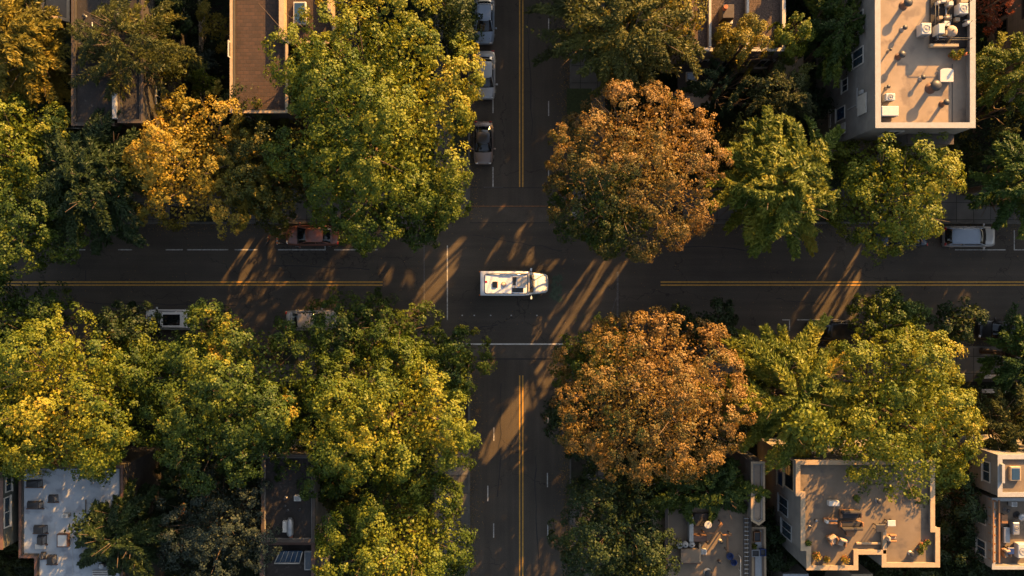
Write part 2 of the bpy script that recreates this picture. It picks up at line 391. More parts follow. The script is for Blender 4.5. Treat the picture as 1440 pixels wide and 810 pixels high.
def crown_clumps(rng, ctr, R, Hu, Hd, nl, rs, nclump, per, leaf, inner=.16, lobe=.40, var=.16):
    """boughs (lobes) on a dome, twig clumps on the boughs, leaves on the clumps"""
    rx,ry=R; C0=np.array(ctr)
    i=np.arange(nl)+.5; el=np.arcsin(np.clip(1-1.5*i/nl,-.6,1)); az=i*2.39996+rng.uniform(0,6.28)
    el+=rng.normal(0,.12,nl); az+=rng.normal(0,.25,nl)
    d=np.stack([np.cos(el)*np.cos(az),np.cos(el)*np.sin(az),np.sin(el)],1)
    hgt=np.where(d[:,2]>0,Hu,Hd)
    ext=.97+rng.uniform(-1,1,nl)*var
    scale=np.stack([np.full(nl,rx),np.full(nl,ry),hgt],1)
    lr=np.mean(R)*lobe*rng.uniform(.75,1.2,nl)*(math.sqrt(14/nl)**.6 if nl<40 else 1)
    lc=C0+d*scale*ext[:,None]*(1-lobe*.75)
    lv=rng.normal(0,1,nl)
    w=lr**2; w/=w.sum(); li=rng.choice(nl,nclump,p=w)
    sd=unit(rng.normal(size=(nclump,3))+d[li]*.75+np.array([0,0,.45]))
    cc=lc[li]+sd*lr[li][:,None]*rng.uniform(.72,1.1,nclump)[:,None]*np.array([1,1,.85])
    cr=rs*rng.uniform(.6,1.35,nclump)
    k=int(per); n=nclump*k; ci=np.repeat(np.arange(nclump),k)
    u=unit(rng.normal(size=(n,3))+sd[ci]*.5); rad=cr[ci]*rng.uniform(.35,1.05,n)**.7
    p=cc[ci]+u*rad[:,None]*np.array([1,1,.65])
    nn=u*.5+sd[ci]*.6+np.array([0,0,.2])+rng.normal(0,.42,(n,3))
    tt=rng.normal(size=(n,3))+u*.5
    m=int(n*inner); q=unit(rng.normal(size=(m,3))); q[:,2]=np.abs(q[:,2])*.9-.15
    pi=C0+q*np.array([rx,ry,Hu])*rng.uniform(.35,.8,m)[:,None]
    p=np.concatenate([p,pi]); nn=np.concatenate([nn,rng.normal(size=(m,3))+[0,0,.8]]); tt=np.concatenate([tt,rng.normal(size=(m,3))])
    cl=np.concatenate([rng.normal(0,.09,nclump)[ci]+lv[li][ci]*.05,np.full(m,0)])
    N=len(p); ln=leaf*rng.uniform(.65,1.35,N); ln[n:]*=1.5
    tint=.45+cl+rng.normal(0,.075,N)
    return p,nn,tt,ln,ln*rng.uniform(.6,.9,N),tint,lc

def crown_sprays(rng, ctr, R, Hu, Hd, nb, per, leaf, droop=.25, cone=False, asp=.33, sweep=.5):
    """feathery crown: boughs fan out from the stem, side twigs with narrow leaves lie along them"""
    rx,ry=R; C0=np.array(ctr); P_=[];N_=[];T_=[];V_=[]; tips=[]
    for b in range(nb):
        f=(b+.5)/nb; az=b*2.39996+rng.uniform(-.3,.3)
        if cone: z0=Hu*(1-f*1.0)-Hd*f*.6; L=(.18+.92*f**.75); rise=.12
        else:
            el=math.asin(min(1,max(-.2,1-1.15*f))); L=math.cos(el)*.96+.12; z0=Hu*math.sin(el)*.72 if el>0 else -Hd*.3; rise=.16
        L*=rng.uniform(.78,1.1)
        az+=rng.normal(0,.35); off=rng.normal(0,.13,2)*(0 if cone else 1)
        dirv=np.array([math.cos(az),math.sin(az)]); bend=rng.uniform(-sweep,sweep); tint=rng.normal(0,.09)
        Lm=L*(rx+ry)/2
        ns=max(6,int(per*L)); s=rng.uniform(.12,1,ns)**.75
        a2=az+bend*s; 
        bx=np.cos(a2)*rx*L*s; by=np.sin(a2)*ry*L*s; bz=z0+rise*Lm*s-droop*Lm*s**2.2
        k=9; bi=np.repeat(np.arange(ns),k); side=rng.choice([-1,1],ns*k)
        sl=rng.uniform(.02,1,ns*k)*(.20+.50*(1-s[bi]))*min(2.6,.55*Lm)*.75
        ang=a2[bi]+side*rng.uniform(.5,1.0,ns*k)
        px=bx[bi]+np.cos(ang)*sl; py=by[bi]+np.sin(ang)*sl; pz=bz[bi]-.22*sl+rng.normal(0,.10,ns*k)
        P_.append(C0+np.stack([px+off[0]*rx,py+off[1]*ry,pz],1)); T_.append(np.stack([np.cos(ang),np.sin(ang),-.25-.3*sl],1)+rng.normal(0,.28,(ns*k,3)))
        N_.append(np.array([0,0,1])+rng.normal(0,.38,(ns*k,3))); V_.append(np.full(ns*k,tint)); tips.append(C0+np.array([dirv[0]*rx*L*.8,dirv[1]*ry*L*.8,z0]))
    p=np.concatenate(P_); n=len(p); ln=leaf*rng.uniform(.6,1.4,n)
    return p,np.concatenate(N_),np.concatenate(T_),ln,ln*asp*rng.uniform(.8,1.3,n),.45+np.concatenate(V_)+rng.normal(0,.08,n),np.array(tips)

LM={
'green': leaf_mat('leaf_green',[(0,(0.015,0.033,0.006)),(.4,(0.035,0.065,0.010)),(.62,(0.074,0.106,0.013)),(.85,(0.155,0.171,0.017)),(1,(0.256,0.167,0.021))]),
'yellow':leaf_mat('leaf_yellow_green',[(0,(0.022,0.044,0.006)),(.3,(0.059,0.093,0.010)),(.55,(0.131,0.156,0.015)),(.78,(0.224,0.220,0.023)),(1,(0.310,0.212,0.023))]),
'golden':leaf_mat('leaf_golden',[(0,(0.051,0.051,0.012)),(.35,(0.137,0.125,0.017)),(.6,(0.239,0.183,0.025)),(.85,(0.325,0.217,0.029)),(1,(0.359,0.158,0.023))]),
'brown': leaf_mat('leaf_copper',[(0,(0.019,0.040,0.008)),(.2,(0.071,0.068,0.018)),(.36,(0.155,0.108,0.027)),(.55,(0.197,0.119,0.034)),(.8,(0.254,0.151,0.051)),(1,(0.323,0.216,0.088))]),
'dark':  leaf_mat('leaf_dark_green',[(0,(0.011,0.021,0.007)),(.4,(0.020,0.038,0.011)),(.7,(0.035,0.055,0.013)),(1,(0.062,0.072,0.015))],.22),
'olive': leaf_mat('leaf_olive',[(0,(0.023,0.031,0.009)),(.4,(0.048,0.059,0.013)),(.65,(0.093,0.099,0.015)),(1,(0.194,0.137,0.021))]),
'blue':  leaf_mat('leaf_blue_green',[(0,(0.017,0.029,0.020)),(.5,(0.031,0.045,0.033)),(.88,(0.047,0.061,0.042)),(.97,(0.232,0.084,0.017)),(1,(0.271,0.091,0.017))],.2),
'red':   leaf_mat('leaf_red',[(0,(0.086,0.025,0.012)),(.5,(0.213,0.050,0.017)),(1,(0.291,0.117,0.029))]),
'willow':leaf_mat('leaf_bright_green',[(0,(0.020,0.041,0.010)),(.4,(0.042,0.084,0.015)),(.7,(0.093,0.137,0.019)),(1,(0.178,0.189,0.025))]),
}
CROWNS=[]
def tree(px,py,rx,ry,H,kind,label,style='clump',base=None,seed=0,name='tree',trunk_r=None,dens=1.0,cat='tree',patch=0.0,grad=None,group='trees around the junction',**kw):
    rng=np.random.default_rng(seed*7+int(abs(px))*31+int(abs(py)))
    hc=H*(.58 if style!='cone' else .42)
    x,y=P(px,py,hc); R=(M(rx,hc),M(ry,hc)); Rm=(R[0]+R[1])/2
    bx,by=P(*base) if base else (x,y)
    root=thing(name,label,cat,(bx,by,0.1),0,group)
    Hu=H-hc; Hd=H*kw.get('hd',.40)
    if style=='clump':
        leaf=kw.get('leaf',.27)*.66; rs=kw.get('rs',.62)*.76
        ncl=int(dens*kw.get('clf',6.2)*1.8*Rm*Rm+12); per=kw.get('per',68)
        nl=kw.get('nl',max(7,int(5+Rm*2.0)))
        c,n,t,ln,wd,ti,tips=crown_clumps(rng,(x,y,hc),R,Hu,Hd,nl,rs,ncl,per,leaf,lobe=kw.get('lobe',.40),var=kw.get('var',.15))
    else:
        nb=kw.get('nb',int(26+Rm*9)); per=int(dens*2.1*kw.get('per',9+Rm*5))
        c,n,t,ln,wd,ti,tips=crown_sprays(rng,(x,y,hc),R,Hu,Hd,nb,per,kw.get('leaf',.42)*.72,kw.get('droop',.25),style=='cone',kw.get('asp',.33),kw.get('sweep',.45))
    ti=ti+.26*lowfreq(c,rng,.5)+.12*lowfreq(c,rng,1.9)
    ti=ti+kw.get('bias',0)
    if kw.get('core'): q_=np.sqrt(((c[:,0]-x)/R[0])**2+((c[:,1]-y)/R[1])**2); ti=ti+kw['core']*np.clip(1.1-1.75*q_,-1,1)  # centre tinted yellow, edges dark green: light and shade put into leaf colour
    if patch: ti=ti+np.where(lowfreq(c,rng,.8)>.42,patch,0)
    if grad is not None:       # leaf tint shifts steadily from one side of the crown to the other
        gx,gy,amt=grad; ti=ti+amt*((c[:,0]-x)/R[0]*gx+(c[:,1]-y)/R[1]*gy)
    z=c[:,2]; ok=z>1.2; c,n,t,ln,wd,ti=[a[ok] for a in (c,n,t,ln,wd,ti)]
    CROWNS.append(dict(a=[c,n,t,ln,wd,np.clip(ti,0,1)],m=LM[kind],root=root,loc=(bx,by,.1),ctr=np.array([x,y,hc]),rad=(R[0],R[1],Hu,Hd),leaf=float(np.mean(ln))))
    tr=trunk_r or .05+.022*H*.9; mb=MB(); lx,ly=x-bx,y-by
    fork=hc*.5
    mb.tube([(0,0,-.15),(0,0,.3),(lx*.15,ly*.15,fork*.5),(lx*.5,ly*.5,fork),(lx*.85,ly*.85,hc),(lx,ly,hc+Hu*.55)],[tr*1.5,tr*1.1,tr*.9,tr*.8,tr*.45,tr*.12],9)
    sel=tips[rng.permutation(len(tips))[:min(len(tips),16)]]
    for q in sel:
        e=Vector((q[0]-bx,q[1]-by,q[2]-.1)); s0=Vector((lx*.6,ly*.6,fork+rng.uniform(0,.35)*(hc-fork)))
        if e.z<s0.z+.2: e.z=s0.z+.2
        mid=s0.lerp(e,.5)+Vector((rng.normal(0,.3),rng.normal(0,.3),-.25+rng.normal(0,.2)))
        mb.tube([s0,mid,e],[tr*.42,tr*.26,tr*.07],6)
        for _ in range(2):
            e2=e+Vector(rng.normal(0,1,3))*Rm*.16+Vector((0,0,.3)); mb.tube([mid.lerp(e,.4),e2],[tr*.15,tr*.04],5)
    mb.build('trunk',MT['bark'],root)
    return root

# ------------------------------------------------------------------ ground, roads, pavements
Y0=(405-315)/PPM; Y1=(405-487)/PPM          # kerbs of the wide street
X0=(661-720)/PPM; X1=(801-720)/PPM          # kerbs of the narrow street
BIG=600
structure(MB().quad((-BIG,-BIG,-.02),(BIG,-BIG,-.02),(BIG,BIG,-.02),(-BIG,BIG,-.02)).build('ground',MT['soil']))
structure(MB().quad((-BIG,Y1,0),(BIG,Y1,0),(BIG,Y0,0),(-BIG,Y0,0)).build('road_east_west',MT['asphalt_ew']))
YT=P(0,264)[1]; YB=P(0,507)[1]
def corner_block(sx,sy,w,z,r=2.6,inner=0.0,depth=BIG):
    """L-shaped sheet with a rounded corner on one block; inner = distance from the kerb"""
    cx=X1 if sx>0 else X0; cyy=Y0 if sy>0 else Y1
    cx+=sx*inner; cyy+=sy*inner
    arc=[(cx+sx*r*(1-math.cos(a)),cyy+sy*r*(1-math.sin(a))) for a in [math.pi/2*i/10 for i in range(11)]]
    return arc  # runs from the side on the narrow street (x=cx) to the side on the wide street
for nm,(ya,yb) in {'road_north':(Y0,BIG),'road_south':(-BIG,Y1)}.items():
    structure(MB().quad((X0-3,ya if ya==Y0 else ya,0.0),(X1+3,ya,0.0),(X1+3,yb,0.0),(X0-3,yb,0.0)).build(nm,MT['asphalt_ns']))
WALK=3.1
for sx in (-1,1):
    for sy in (-1,1):
        out=corner_block(sx,sy,0,0,2.6,0); k1=corner_block(sx,sy,0,0,2.45,.15); inn=corner_block(sx,sy,0,0,.8,WALK)
        def sheet(a,b,z0,z1,name,m):
            # a: outer arc, b: inner arc, both extended far along the two streets
            A=[(a[0][0],sy*BIG)]+a+[(sx*BIG,a[-1][1])]; B=[(b[0][0],sy*BIG)]+b+[(sx*BIG,b[-1][1])]
            n=len(A); v=[(x,y,z1) for x,y in A]+[(x,y,z1) for x,y in B]+[(x,y,z0) for x,y in A]
            f=[(i,i+1,n+i+1,n+i) for i in range(n-1)]+[(i,i+1,2*n+i+1,2*n+i) for i in range(n-1)]
            o=MB().add(v,f).build(name,m); return structure(o)
        sheet(out,k1,-.01,.12,'kerb',MT['kerb']); sheet(k1,inn,.0,.124,'pavement',MT['walk'])
        # yard soil, raised to pavement level
        B=[(inn[0][0],sy*BIG)]+inn+[(sx*BIG,inn[-1][1]),(sx*BIG,sy*BIG)]
        structure(MB().add([(x,y,.11) for x,y in B],[tuple(range(len(B)))]).build('ground',MT['soil']))
# concrete crossing pad, tree pit lawn
def flat(name,x0,y0,x1,y1,z,m,zz=None):
    a=P(x0,y0); b=P(x1,y1); return structure(MB().quad((a[0],b[1],z),(b[0],b[1],z),(b[0],a[1],z),(a[0],a[1],z)).build(name,m))
flat('driveway',620,640,658,667,.134,MT['pad'])
flat('lawn',797,125,832,162,.130,MT['grass'])
flat('lawn',800,170,830,250,.130,MT['grass'])
for k,(a,b,c,d) in enumerate([(480,290,560,312),(240,290,320,312),(860,290,960,312),(1120,290,1230,312),(60,490,190,512),(260,490,420,512),(470,490,600,512),(850,490,980,512),(1050,490,1180,512),(636,60,658,220),(636,540,658,630),(803,540,825,700)]):
    flat('planting_strip',a,b,c,d,.130,MT['soil'])
# seams and repairs in the asphalt
def mark(name,x0,y0,x1,y1,m,z=.008):
    o=flat(name,x0,y0,x1,y1,z,m); return o
mark('asphalt_seam',661,263.6,801,264.4,MT['tar']); mark('asphalt_seam',661,312.8,860,313.5,MT['tar'])
mark('asphalt_seam',655,504,805,505.6,MT['tar']); mark('asphalt_repair',661,292,790,312.5,MT['patch'],.004)
mark('asphalt_repair',661,485.5,801,503.8,MT['patch'],.004)
mark('asphalt_seam',120,380,121,395,MT['tar'],.006)
# ------------------------------------------------------------------ painted markings
Yl=MT['yellow']; W_=MT['white']; OW=MT['oldwhite']
for a,b in ((-400,538),(929,1900)):
    for y in (396.6,400.9): mark('road_marking',a,y-.8,b,y+.8,Yl)
for x in (730.8,735.2):
    mark('road_marking',x-.8,-400,x+.8,263,Yl); mark('road_marking',x-.8,528,x+.8,1200,Yl)
for x0,x1 in ((92,120),(127,131),(166,186),(233,257),(263,321),(330,362),(391,458),(470,531)): mark('road_marking',x0,350.4,x1,352.0,W_)
for x0,x1 in ((1343,1414),(1427,1500),(1343,1347)): 
    if x1>1347: mark('road_marking',x0,350.6,x1,352.0,W_)
mark('road_marking',456.4,343,458,350.3,W_); mark('road_marking',1425.6,324,1427,352,W_)
for y in range(328,352,5): mark('road_marking',1149.6,y,1151,y+2.6,OW); mark('road_marking',1187.8,y,1189.2,y+2.6,OW)
mark('road_marking',1121,449.0,1180,450.4,W_); mark('road_marking',1100,449.2,1111,450.4,W_); mark('road_marking',1109.6,450.5,1111,465,W_)
for x,y0,y1 in ((693.3,134,159),(693.3,235,264),(694.5,601,620),(686,683,705),(694.2,736,756),(771.5,26,43),(771.5,142,163),(771.5,236,252),(770.7,582,596),(769.8,665,685),(770.3,738,758)):
    mark('road_marking',x-.75,y0,x+.75,y1,W_)
mark('road_marking',680,262.8,707,263.7,OW,.012)
mark('road_marking',628.4,345,629.8,450,W_); mark('road_marking',595.8,345,597.2,450,OW); mark('road_marking',867.2,382,869.8,446,OW)
mark('road_marking',661,289.2,800,290.8,MT['orangeline']); mark('road_marking',655,482.9,806,484.8,MT['freshwhite'])
structure(MB().obox(P(858,445),P(867,418),.07,.005,.009).build('road_marking',OW))
rt=random.Random(11)
for (xa,ya,xb,yb) in ((665,330,790,352),(640,470,700,455),(820,470,930,478),(930,345,1080,352),(1090,420,1160,428),(120,425,330,431),(380,372,520,378),(742,20,748,190),(705,540,701,700),(752,640,757,800)):
    n=9; pts=[P(xa+(xb-xa)*k/n+rt.uniform(-1.8,1.8),ya+(yb-ya)*k/n+rt.uniform(-1.8,1.8)) for k in range(n+1)]; m=MB()
    for k in range(n):
        d=Vector(pts[k+1])-Vector(pts[k]); q=Vector((-d.y,d.x)).normalized()*rt.uniform(.02,.045); a,b=Vector(pts[k]),Vector(pts[k+1])
        m.add([(*(a+q),.0056),(*(a-q),.0056),(*(b-q),.0056),(*(b+q),.0056)],[(0,1,2,3)])
    structure(m.build('crack_seal',MT['tar']))
# old green stain on the asphalt ahead of the van
gp=[]; rr=random.Random(3)
for i in range(46):
    x=rr.uniform(775,789); y=rr.uniform(389,421)
    if (x>785 and rr.random()<.3): continue
    gp.append((x,y))
mb=MB()
for i,(x,y) in enumerate(gp):
    cx_,cy_=P(x,y); n=7; r=rr.uniform(.08,.22); z=.008+.0002*i
    mb.add([(cx_+r*1.2*math.cos(6.283*k/n)*rr.uniform(.6,1.2),cy_+r*1.5*math.sin(6.283*k/n)*rr.uniform(.6,1.2),z) for k in range(n)],[tuple(range(n))])
structure(mb.build('asphalt_stain',MT['greenpaint']))
# low reflective road studs
for i,x in enumerate((650,667,690,719,755)):
    a,b=P(x,443.5); s=MB(); s.box(a-.06,a+.06,b-.05,b+.05,.004,.035,.012)
    lab=['road stud nearest the left white crossing line','second white road stud from the left below the van','white road stud below the rear end of the van','white road stud below the middle of the van','rightmost white road stud, below the cab of the van'][i]
    solo(s.build('road_stud',MT['acwhite']),lab,'road stud','white road studs across the junction')
# ------------------------------------------------------------------ buildings
def bmat(name,col,**k): MT[name]=mat(name,col,**k)
MT['roof_dark']=mat('dark_felt_roof',(.024,.020,.018),.9,var=.35,scale=.8,bump=.4,bscale=10,stains=((.06,.05,.045),3.5,.62,.7))
MT['shingle']=brick_mat('brown_shingles',(.055,.030,.02),(.035,.021,.015),(.03,.02,.016),.45,.28,.025)
MT['gravel']=mat('gravel_roof',(.085,.058,.044),.95,var=.75,scale=9,bump=1,bscale=14)
MT['roof_tan']=mat('tan_roof_membrane',(.155,.12,.086),.85,var=.16,scale=.7,bump=.15,bscale=3,stains=((.10,.08,.065),.9,.55,.68))
MT['roof_grey']=mat('grey_roof_membrane',(.27,.21,.155),.85,var=.18,scale=.55,bump=.15,bscale=3,stains=((.18,.14,.11),.8,.54,.66))
MT['roof_white']=mat('white_roof_membrane',(.30,.33,.36),.8,var=.16,scale=.5,bump=.15,bscale=3,stains=((.20,.22,.25),1.1,.54,.66))
MT['siding_dark']=brick_mat('dark_siding',(.05,.044,.038),(.045,.04,.034),(.02,.018,.016),6,.2,.02,plane='z',offset=.2)
MT['siding_grey']=brick_mat('grey_siding',(.20,.185,.165),(.19,.175,.155),(.12,.11,.10),8,.25,.012,plane='z',offset=.2)
MT['siding_tan']=brick_mat('tan_siding',(.30,.24,.18),(.28,.225,.165),(.17,.13,.10),8,.22,.014,plane='z',offset=.2)
MT['siding_green']=brick_mat('green_grey_siding',(.08,.085,.07),(.075,.08,.066),(.04,.042,.035),8,.2,.014,plane='z',offset=.2)
MT['trim_white']=mat('white_trim',(.45,.42,.37),.6,var=.12,scale=3)
MT['trim_grey']=mat('grey_coping',(.30,.30,.29),.6,var=.12,scale=3)
MT['trim_brown']=mat('brown_coping',(.12,.065,.045),.7,var=.2,scale=3)
MT['trim_tan']=mat('tan_coping',(.36,.265,.165),.7,var=.15,scale=3)
MT['trim_dark']=mat('dark_coping',(.06,.045,.035),.7,var=.2,scale=3)

def poly(pts,h): return [P(x,y,h) for x,y in pts]
def building(name,label,pts,h,wallm,roofm,copm,par=.5,ct=.32,cat='building',top=None):
    pg=poly(pts,h); cx=sum(p[0] for p in pg)/len(pg); cy_=sum(p[1] for p in pg)/len(pg)
    r=thing(name,label,cat,(cx,cy_,.1)); pg=[(x-cx,y-cy_) for x,y in pg]
    r['_']=0; del r['_']
    o=MB().ring(pg,offset(pg,.25),-.1,h-.16).build('wall',wallm,r)
    MB().ring(offset(pg,-.05),offset(pg,ct),h-.157,h-.1).build('parapet',copm,r)
    n=offset(pg,.252); MB().add([(x,y,h-.1-par) for x,y in n],[tuple(range(len(n)))]).build('roof',roofm,r)
    r_=r; return r,(cx,cy_)
def lp(c,px,py,h): x,y=P(px,py,h); return (x-c[0],y-c[1])
def lbox(c,x0,y0,x1,y1,h): a=lp(c,x0,y0,h); b=lp(c,x1,y1,h); return min(a[0],b[0]),max(a[0],b[0]),min(a[1],b[1]),max(a[1],b[1])
def skylight(r,c,x0,y0,x1,y1,h,z,frame='trim_grey',glass='glassblue',name='skylight',hh=.28):
    a,b,d,e=lbox(c,x0,y0,x1,y1,h); f=MB().box(a,b,d,e,z,z+hh,.03).build(name,MT[frame],r)
    MB().box(a+.1,b-.1,d+.1,e-.1,z+hh-.01,z+hh+.03,.01).build('pane',MT[glass],f); return f
def window_x(r,c,Xw,px0,py0,px1,py1,face,frame='trim_white',glass='glassblue',mull=1):
    """window on a wall x = Xw (world); photo box px0..px1, py0..py1"""
    za,zb=sorted((zx(Xw,px0),zx(Xw,px1))); za=max(za,.8); s=lambda py,z:(405-py)*(CAM_H-z)/CAM_H/PPM
    zm=(za+zb)/2; ya,yb=sorted((s(py0,zm),s(py1,zm)))
    x=Xw-c[0]; ya-=c[1]; yb-=c[1]; za-=.1; zb-=.1
    xo=x+face*.06; xi=x+face*.003; t=.09
    m=MB(); m.box(xi,xo,ya-t,ya,za-t,zb+t); m.box(xi,xo,yb,yb+t,za-t,zb+t); m.box(xi,xo,ya,yb,za-t,za); m.box(xi,xo,ya,yb,zb,zb+t)
    for k in range(mull): yy=ya+(yb-ya)*(k+1)/(mull+1); m.box(xi,x+face*.045,yy-.03,yy+.03,za,zb)
    m.box(xi,x+face*.12,ya-t-.05,yb+t+.05,za-t-.05,za-t-.003)
    f=m.build('window',MT[frame],r); MB().box(xi,x+face*.025,ya,yb,za,zb).build('pane',MT[glass],f)
def window_y(r,c,Yw,px0,py0,px1,py1,face,frame='trim_white',glass='glassblue',mull=1):
    za,zb=sorted((zy(Yw,py0),zy(Yw,py1))); za=max(za,.8); zm=(za+zb)/2
    s=lambda px:(px-720)*(CAM_H-zm)/CAM_H/PPM; xa,xb=sorted((s(px0),s(px1)))
    y=Yw-c[1]; xa-=c[0]; xb-=c[0]; za-=.1; zb-=.1; yo=y+face*.06; yi=y+face*.003; t=.09
    m=MB(); m.box(xa-t,xa,yi,yo,za-t,zb+t); m.box(xb,xb+t,yi,yo,za-t,zb+t); m.box(xa,xb,yi,yo,za-t,za); m.box(xa,xb,yi,yo,zb,zb+t)
    for k in range(mull): xx=xa+(xb-xa)*(k+1)/(mull+1); m.box(xx-.03,xx+.03,yi,y+face*.045,za,zb)
    m.box(xa-t-.05,xb+t+.05,yi,y+face*.12,za-t-.05,za-t-.003)
    f=m.build('window',MT[frame],r); MB().box(xa,xb,yi,y+face*.025,za,zb).build('pane',MT[glass],f)

# --- rooftop equipment (things of their own), z = roof height they stand on
def ac_unit(x0,y0,x1,y1,z,label,hh=.75,m='acwhite',group='rooftop units',rz=0,fan_=True):
    h=z+hh; a=P(x0,y0,h); b=P(x1,y1,h); w=abs(b[0]-a[0]); d=abs(b[1]-a[1])
    r=thing('air_conditioner',label,'air conditioner',((a[0]+b[0])/2,(a[1]+b[1])/2,z),rz,group)
    MB().box(-w/2,w/2,-d/2,d/2,.08,hh,.04).build('casing',MT[m],r)
    f=MB(); 
    for sx in (-1,1): f.box(sx*w*.35-.06,sx*w*.35+.06,-d*.42,d*.42,0,.079)
    f.build('feet',MT['dark'],r)
    g=MB()
    for k in range(7): yy=-d*.36+d*.72*k/6; g.box(w/2+.002,w/2+.012,yy-.012,yy+.012,.2,hh-.12)
    for k in range(6): zz=.2+(hh-.35)*k/5; g.box(-w*.4,w*.4,-d/2-.012,-d/2-.002,zz,zz+.03)
    g.build('grille',MT['dark'],r)
    if fan_:
        q=MB(); rr=min(w,d)*.36; q.tube([(rr*math.cos(t),rr*math.sin(t),hh+.02) for t in [6.2832*k/20 for k in range(21)]],.018,6)
        for k in range(4): t=math.pi*k/4; q.tube([(-rr*math.cos(t),-rr*math.sin(t),hh+.025),(rr*math.cos(t),rr*math.sin(t),hh+.025)],.008,4)
        q.build('fan_guard',MT['steel'],r)
    return r
def vent(px,py,z,label,hh=.7,r_=.12,m='steel',group='roof vents',cowl=True,name='roof_vent'):
    x,y=P(px,py,z+hh*.7); r=thing(name,label,'roof vent',(x,y,z),0,group)
    MB().lathe(0,0,[(r_*1.9,0),(r_*1.8,.04),(r_*1.05,.09),(r_,.12),(r_,hh*.75)],14).build('pipe',MT[m],r)
    if cowl:
        MB().lathe(0,0,[(r_*1.0,hh*.75+.001),(r_*1.7,hh*.78),(r_*1.9,hh*.86),(r_*1.2,hh*.97),(r_*.2,hh)],14).build('cowl',MT['dark' if m!='dark' else 'steel'],r)
    return r
def slant_vent(x0,y0,x1,y1,z,label,col='dark',hh=.8,group='sloped roof hoods'):
    a=P(x0,y1,z+hh*.5); b=P(x1,y0,z+hh*.5); w=b[0]-a[0]; d=b[1]-a[1]
    r=thing('roof_hood',label,'roof hood',((a[0]+b[0])/2,(a[1]+b[1])/2,z),0,group)
    m=MB(); v=[(-w/2,-d/2,0),(w/2,-d/2,0),(w/2,d/2,0),(-w/2,d/2,0),(-w/2,-d/2,.12),(w/2,-d*.35,hh),(w/2,d/2,hh*.85),(-w/2,d*.2,.15)]
    m.add(v,[(0,3,2,1),(4,5,6,7),(0,1,5,4),(1,2,6,5),(2,3,7,6),(3,0,4,7)]).build('hood',MT[col],r)
    MB().box(-w/2-.08,w/2+.08,-d/2-.1,-d/2-.003,0,.1).build('flashing',MT['trim_brown'],r)
    q=MB(); 
    for k in range(3): q.box(w/2+.002,w/2+.02,-d*.3,d*.42,.15+k*.18,.22+k*.18)
    q.build('grille',MT['steel'],r); return r

# --- A: dark roof, top left
h=9; A,ca=building('house','flat dark roofed house top left with windows on its right wall',[(101,-40),(200,-40),(200,172),(166,172),(166,130),(160,130),(160,176),(101,176)],h,MT['siding_dark'],MT['roof_dark'],MT['trim_dark'],par=.25,ct=.12)
Xw=P(200,0,h)[0]; window_x(A,ca,Xw,216,25,227,47,1); window_x(A,ca,Xw,219,126,231,148,1); window_x(A,ca,Xw,216,70,227,90,1)
Yw=P(0,176,h)[1]; window_y(A,ca,Yw,112,180,135,192,-1)
b_=lbox(ca,166.5,131,199,171,4.5); MB().box(b_[0],b_[1],b_[2],b_[3],3.7,3.9).build('balcony',MT['woodgrey'],A)
m=MB(); a0=lp(ca,160,131,h); a1=lp(ca,166,168,h); m.box(a0[0]+.02,a1[0]-.02,a1[1],a0[1],h-.09,h+.25,.04); m.build('chimney_breast',MT['trim_grey'],A)
m=MB(); q=lp(ca,131,32,h-.3); w=lp(ca,131,48,h-.3); m.tube([(q[0],q[1],h-.25),(w[0],w[1],h-.25)],.05); m.build('pipe',MT['steel'],A)
m=MB(); q=lp(ca,120,99,h-.3); w=lp(ca,152,99,h-.3); m.tube([(q[0],q[1],h-.3),(w[0],w[1],h-.3)],.04); m.build('pipe',MT['dark'],A)
vent(162,20,h-.3,'pale vent on the dark roof at the top left',.6,.12)
vent(118,22,h-.3,'small vent near the left edge of the dark top left roof',.4,.08)
# --- C: corner roof
h=8; Cc,cc=building('house','small house in the top left corner with a pale roof edge',[(58,-40),(97,-40),(97,30),(66,22),(58,22)],h,MT['siding_dark'],MT['roof_tan'],MT['trim_tan'],par=.2,ct=.2)
window_y(Cc,cc,P(0,24,h)[1],70,30,84,40,-1)
# --- B: brown shingle roof
h=10; B_,cb=building('house','brown shingle roofed house beside the big green maple',[(324,-40),(470,-40),(470,60),(404,60),(404,158),(324,158)],h,MT['siding_dark'],MT['shingle'],MT['trim_tan'],par=.35,ct=.14)
b=lbox(cb,393,-40,400,56,h+.3); MB().box(b[0],b[1],b[2],b[3],h-.44,h+.35).build('party_wall',MT['trim_tan'],B_)
b=lbox(cb,461,-40,466,18,h+.3); MB().box(b[0],b[1],b[2],b[3],h-.44,h+.35).build('party_wall',MT['trim_tan'],B_)
skylight(B_,cb,412,2,430,34,h,h-.44,'trim_white','bluepanel')
window_y(B_,cb,P(0,158,h)[1],340,164,356,172,-1); window_x(B_,cb,P(324,0,h)[0],322,60,326,80,-1)
# --- D: three roof bays
h=7; D,cd=building('row_house','row house with three gravel roof bays between pale parapets',[(950,-90),(1104,-90),(1104,71),(950,71)],h,MT['siding_grey'],MT['gravel'],MT['trim_white'],par=.45,ct=.22)
for x in (998.5,1051.5):
    b=lbox(cd,x-1.7,-85,x+1.7,66.5,h); MB().box(b[0],b[1],b[2],b[3],h-.64,h-.06).build('party_wall',MT['trim_white'],D)
b=lbox(cd,1015,8,1031,27,h+.6); ch=MB().box(b[0],b[1],b[2],b[3],h-.64,h+.8,.03).build('chimney',MT['trim_dark'],D)
q=lp(cd,1019,12,h+1); MB().lathe(q[0],q[1],[(.16,h+.8),(.18,h+.9),(.12,h+1.3),(.16,h+1.35)],12).build('chimney_pot',MT['terracotta'],ch)
b=lbox(cd,1021,28,1031,33,h); MB().box(b[0],b[1],b[2],b[3],h-.64,h-.2,.03).build('vent_box',MT['acwhite'],D)
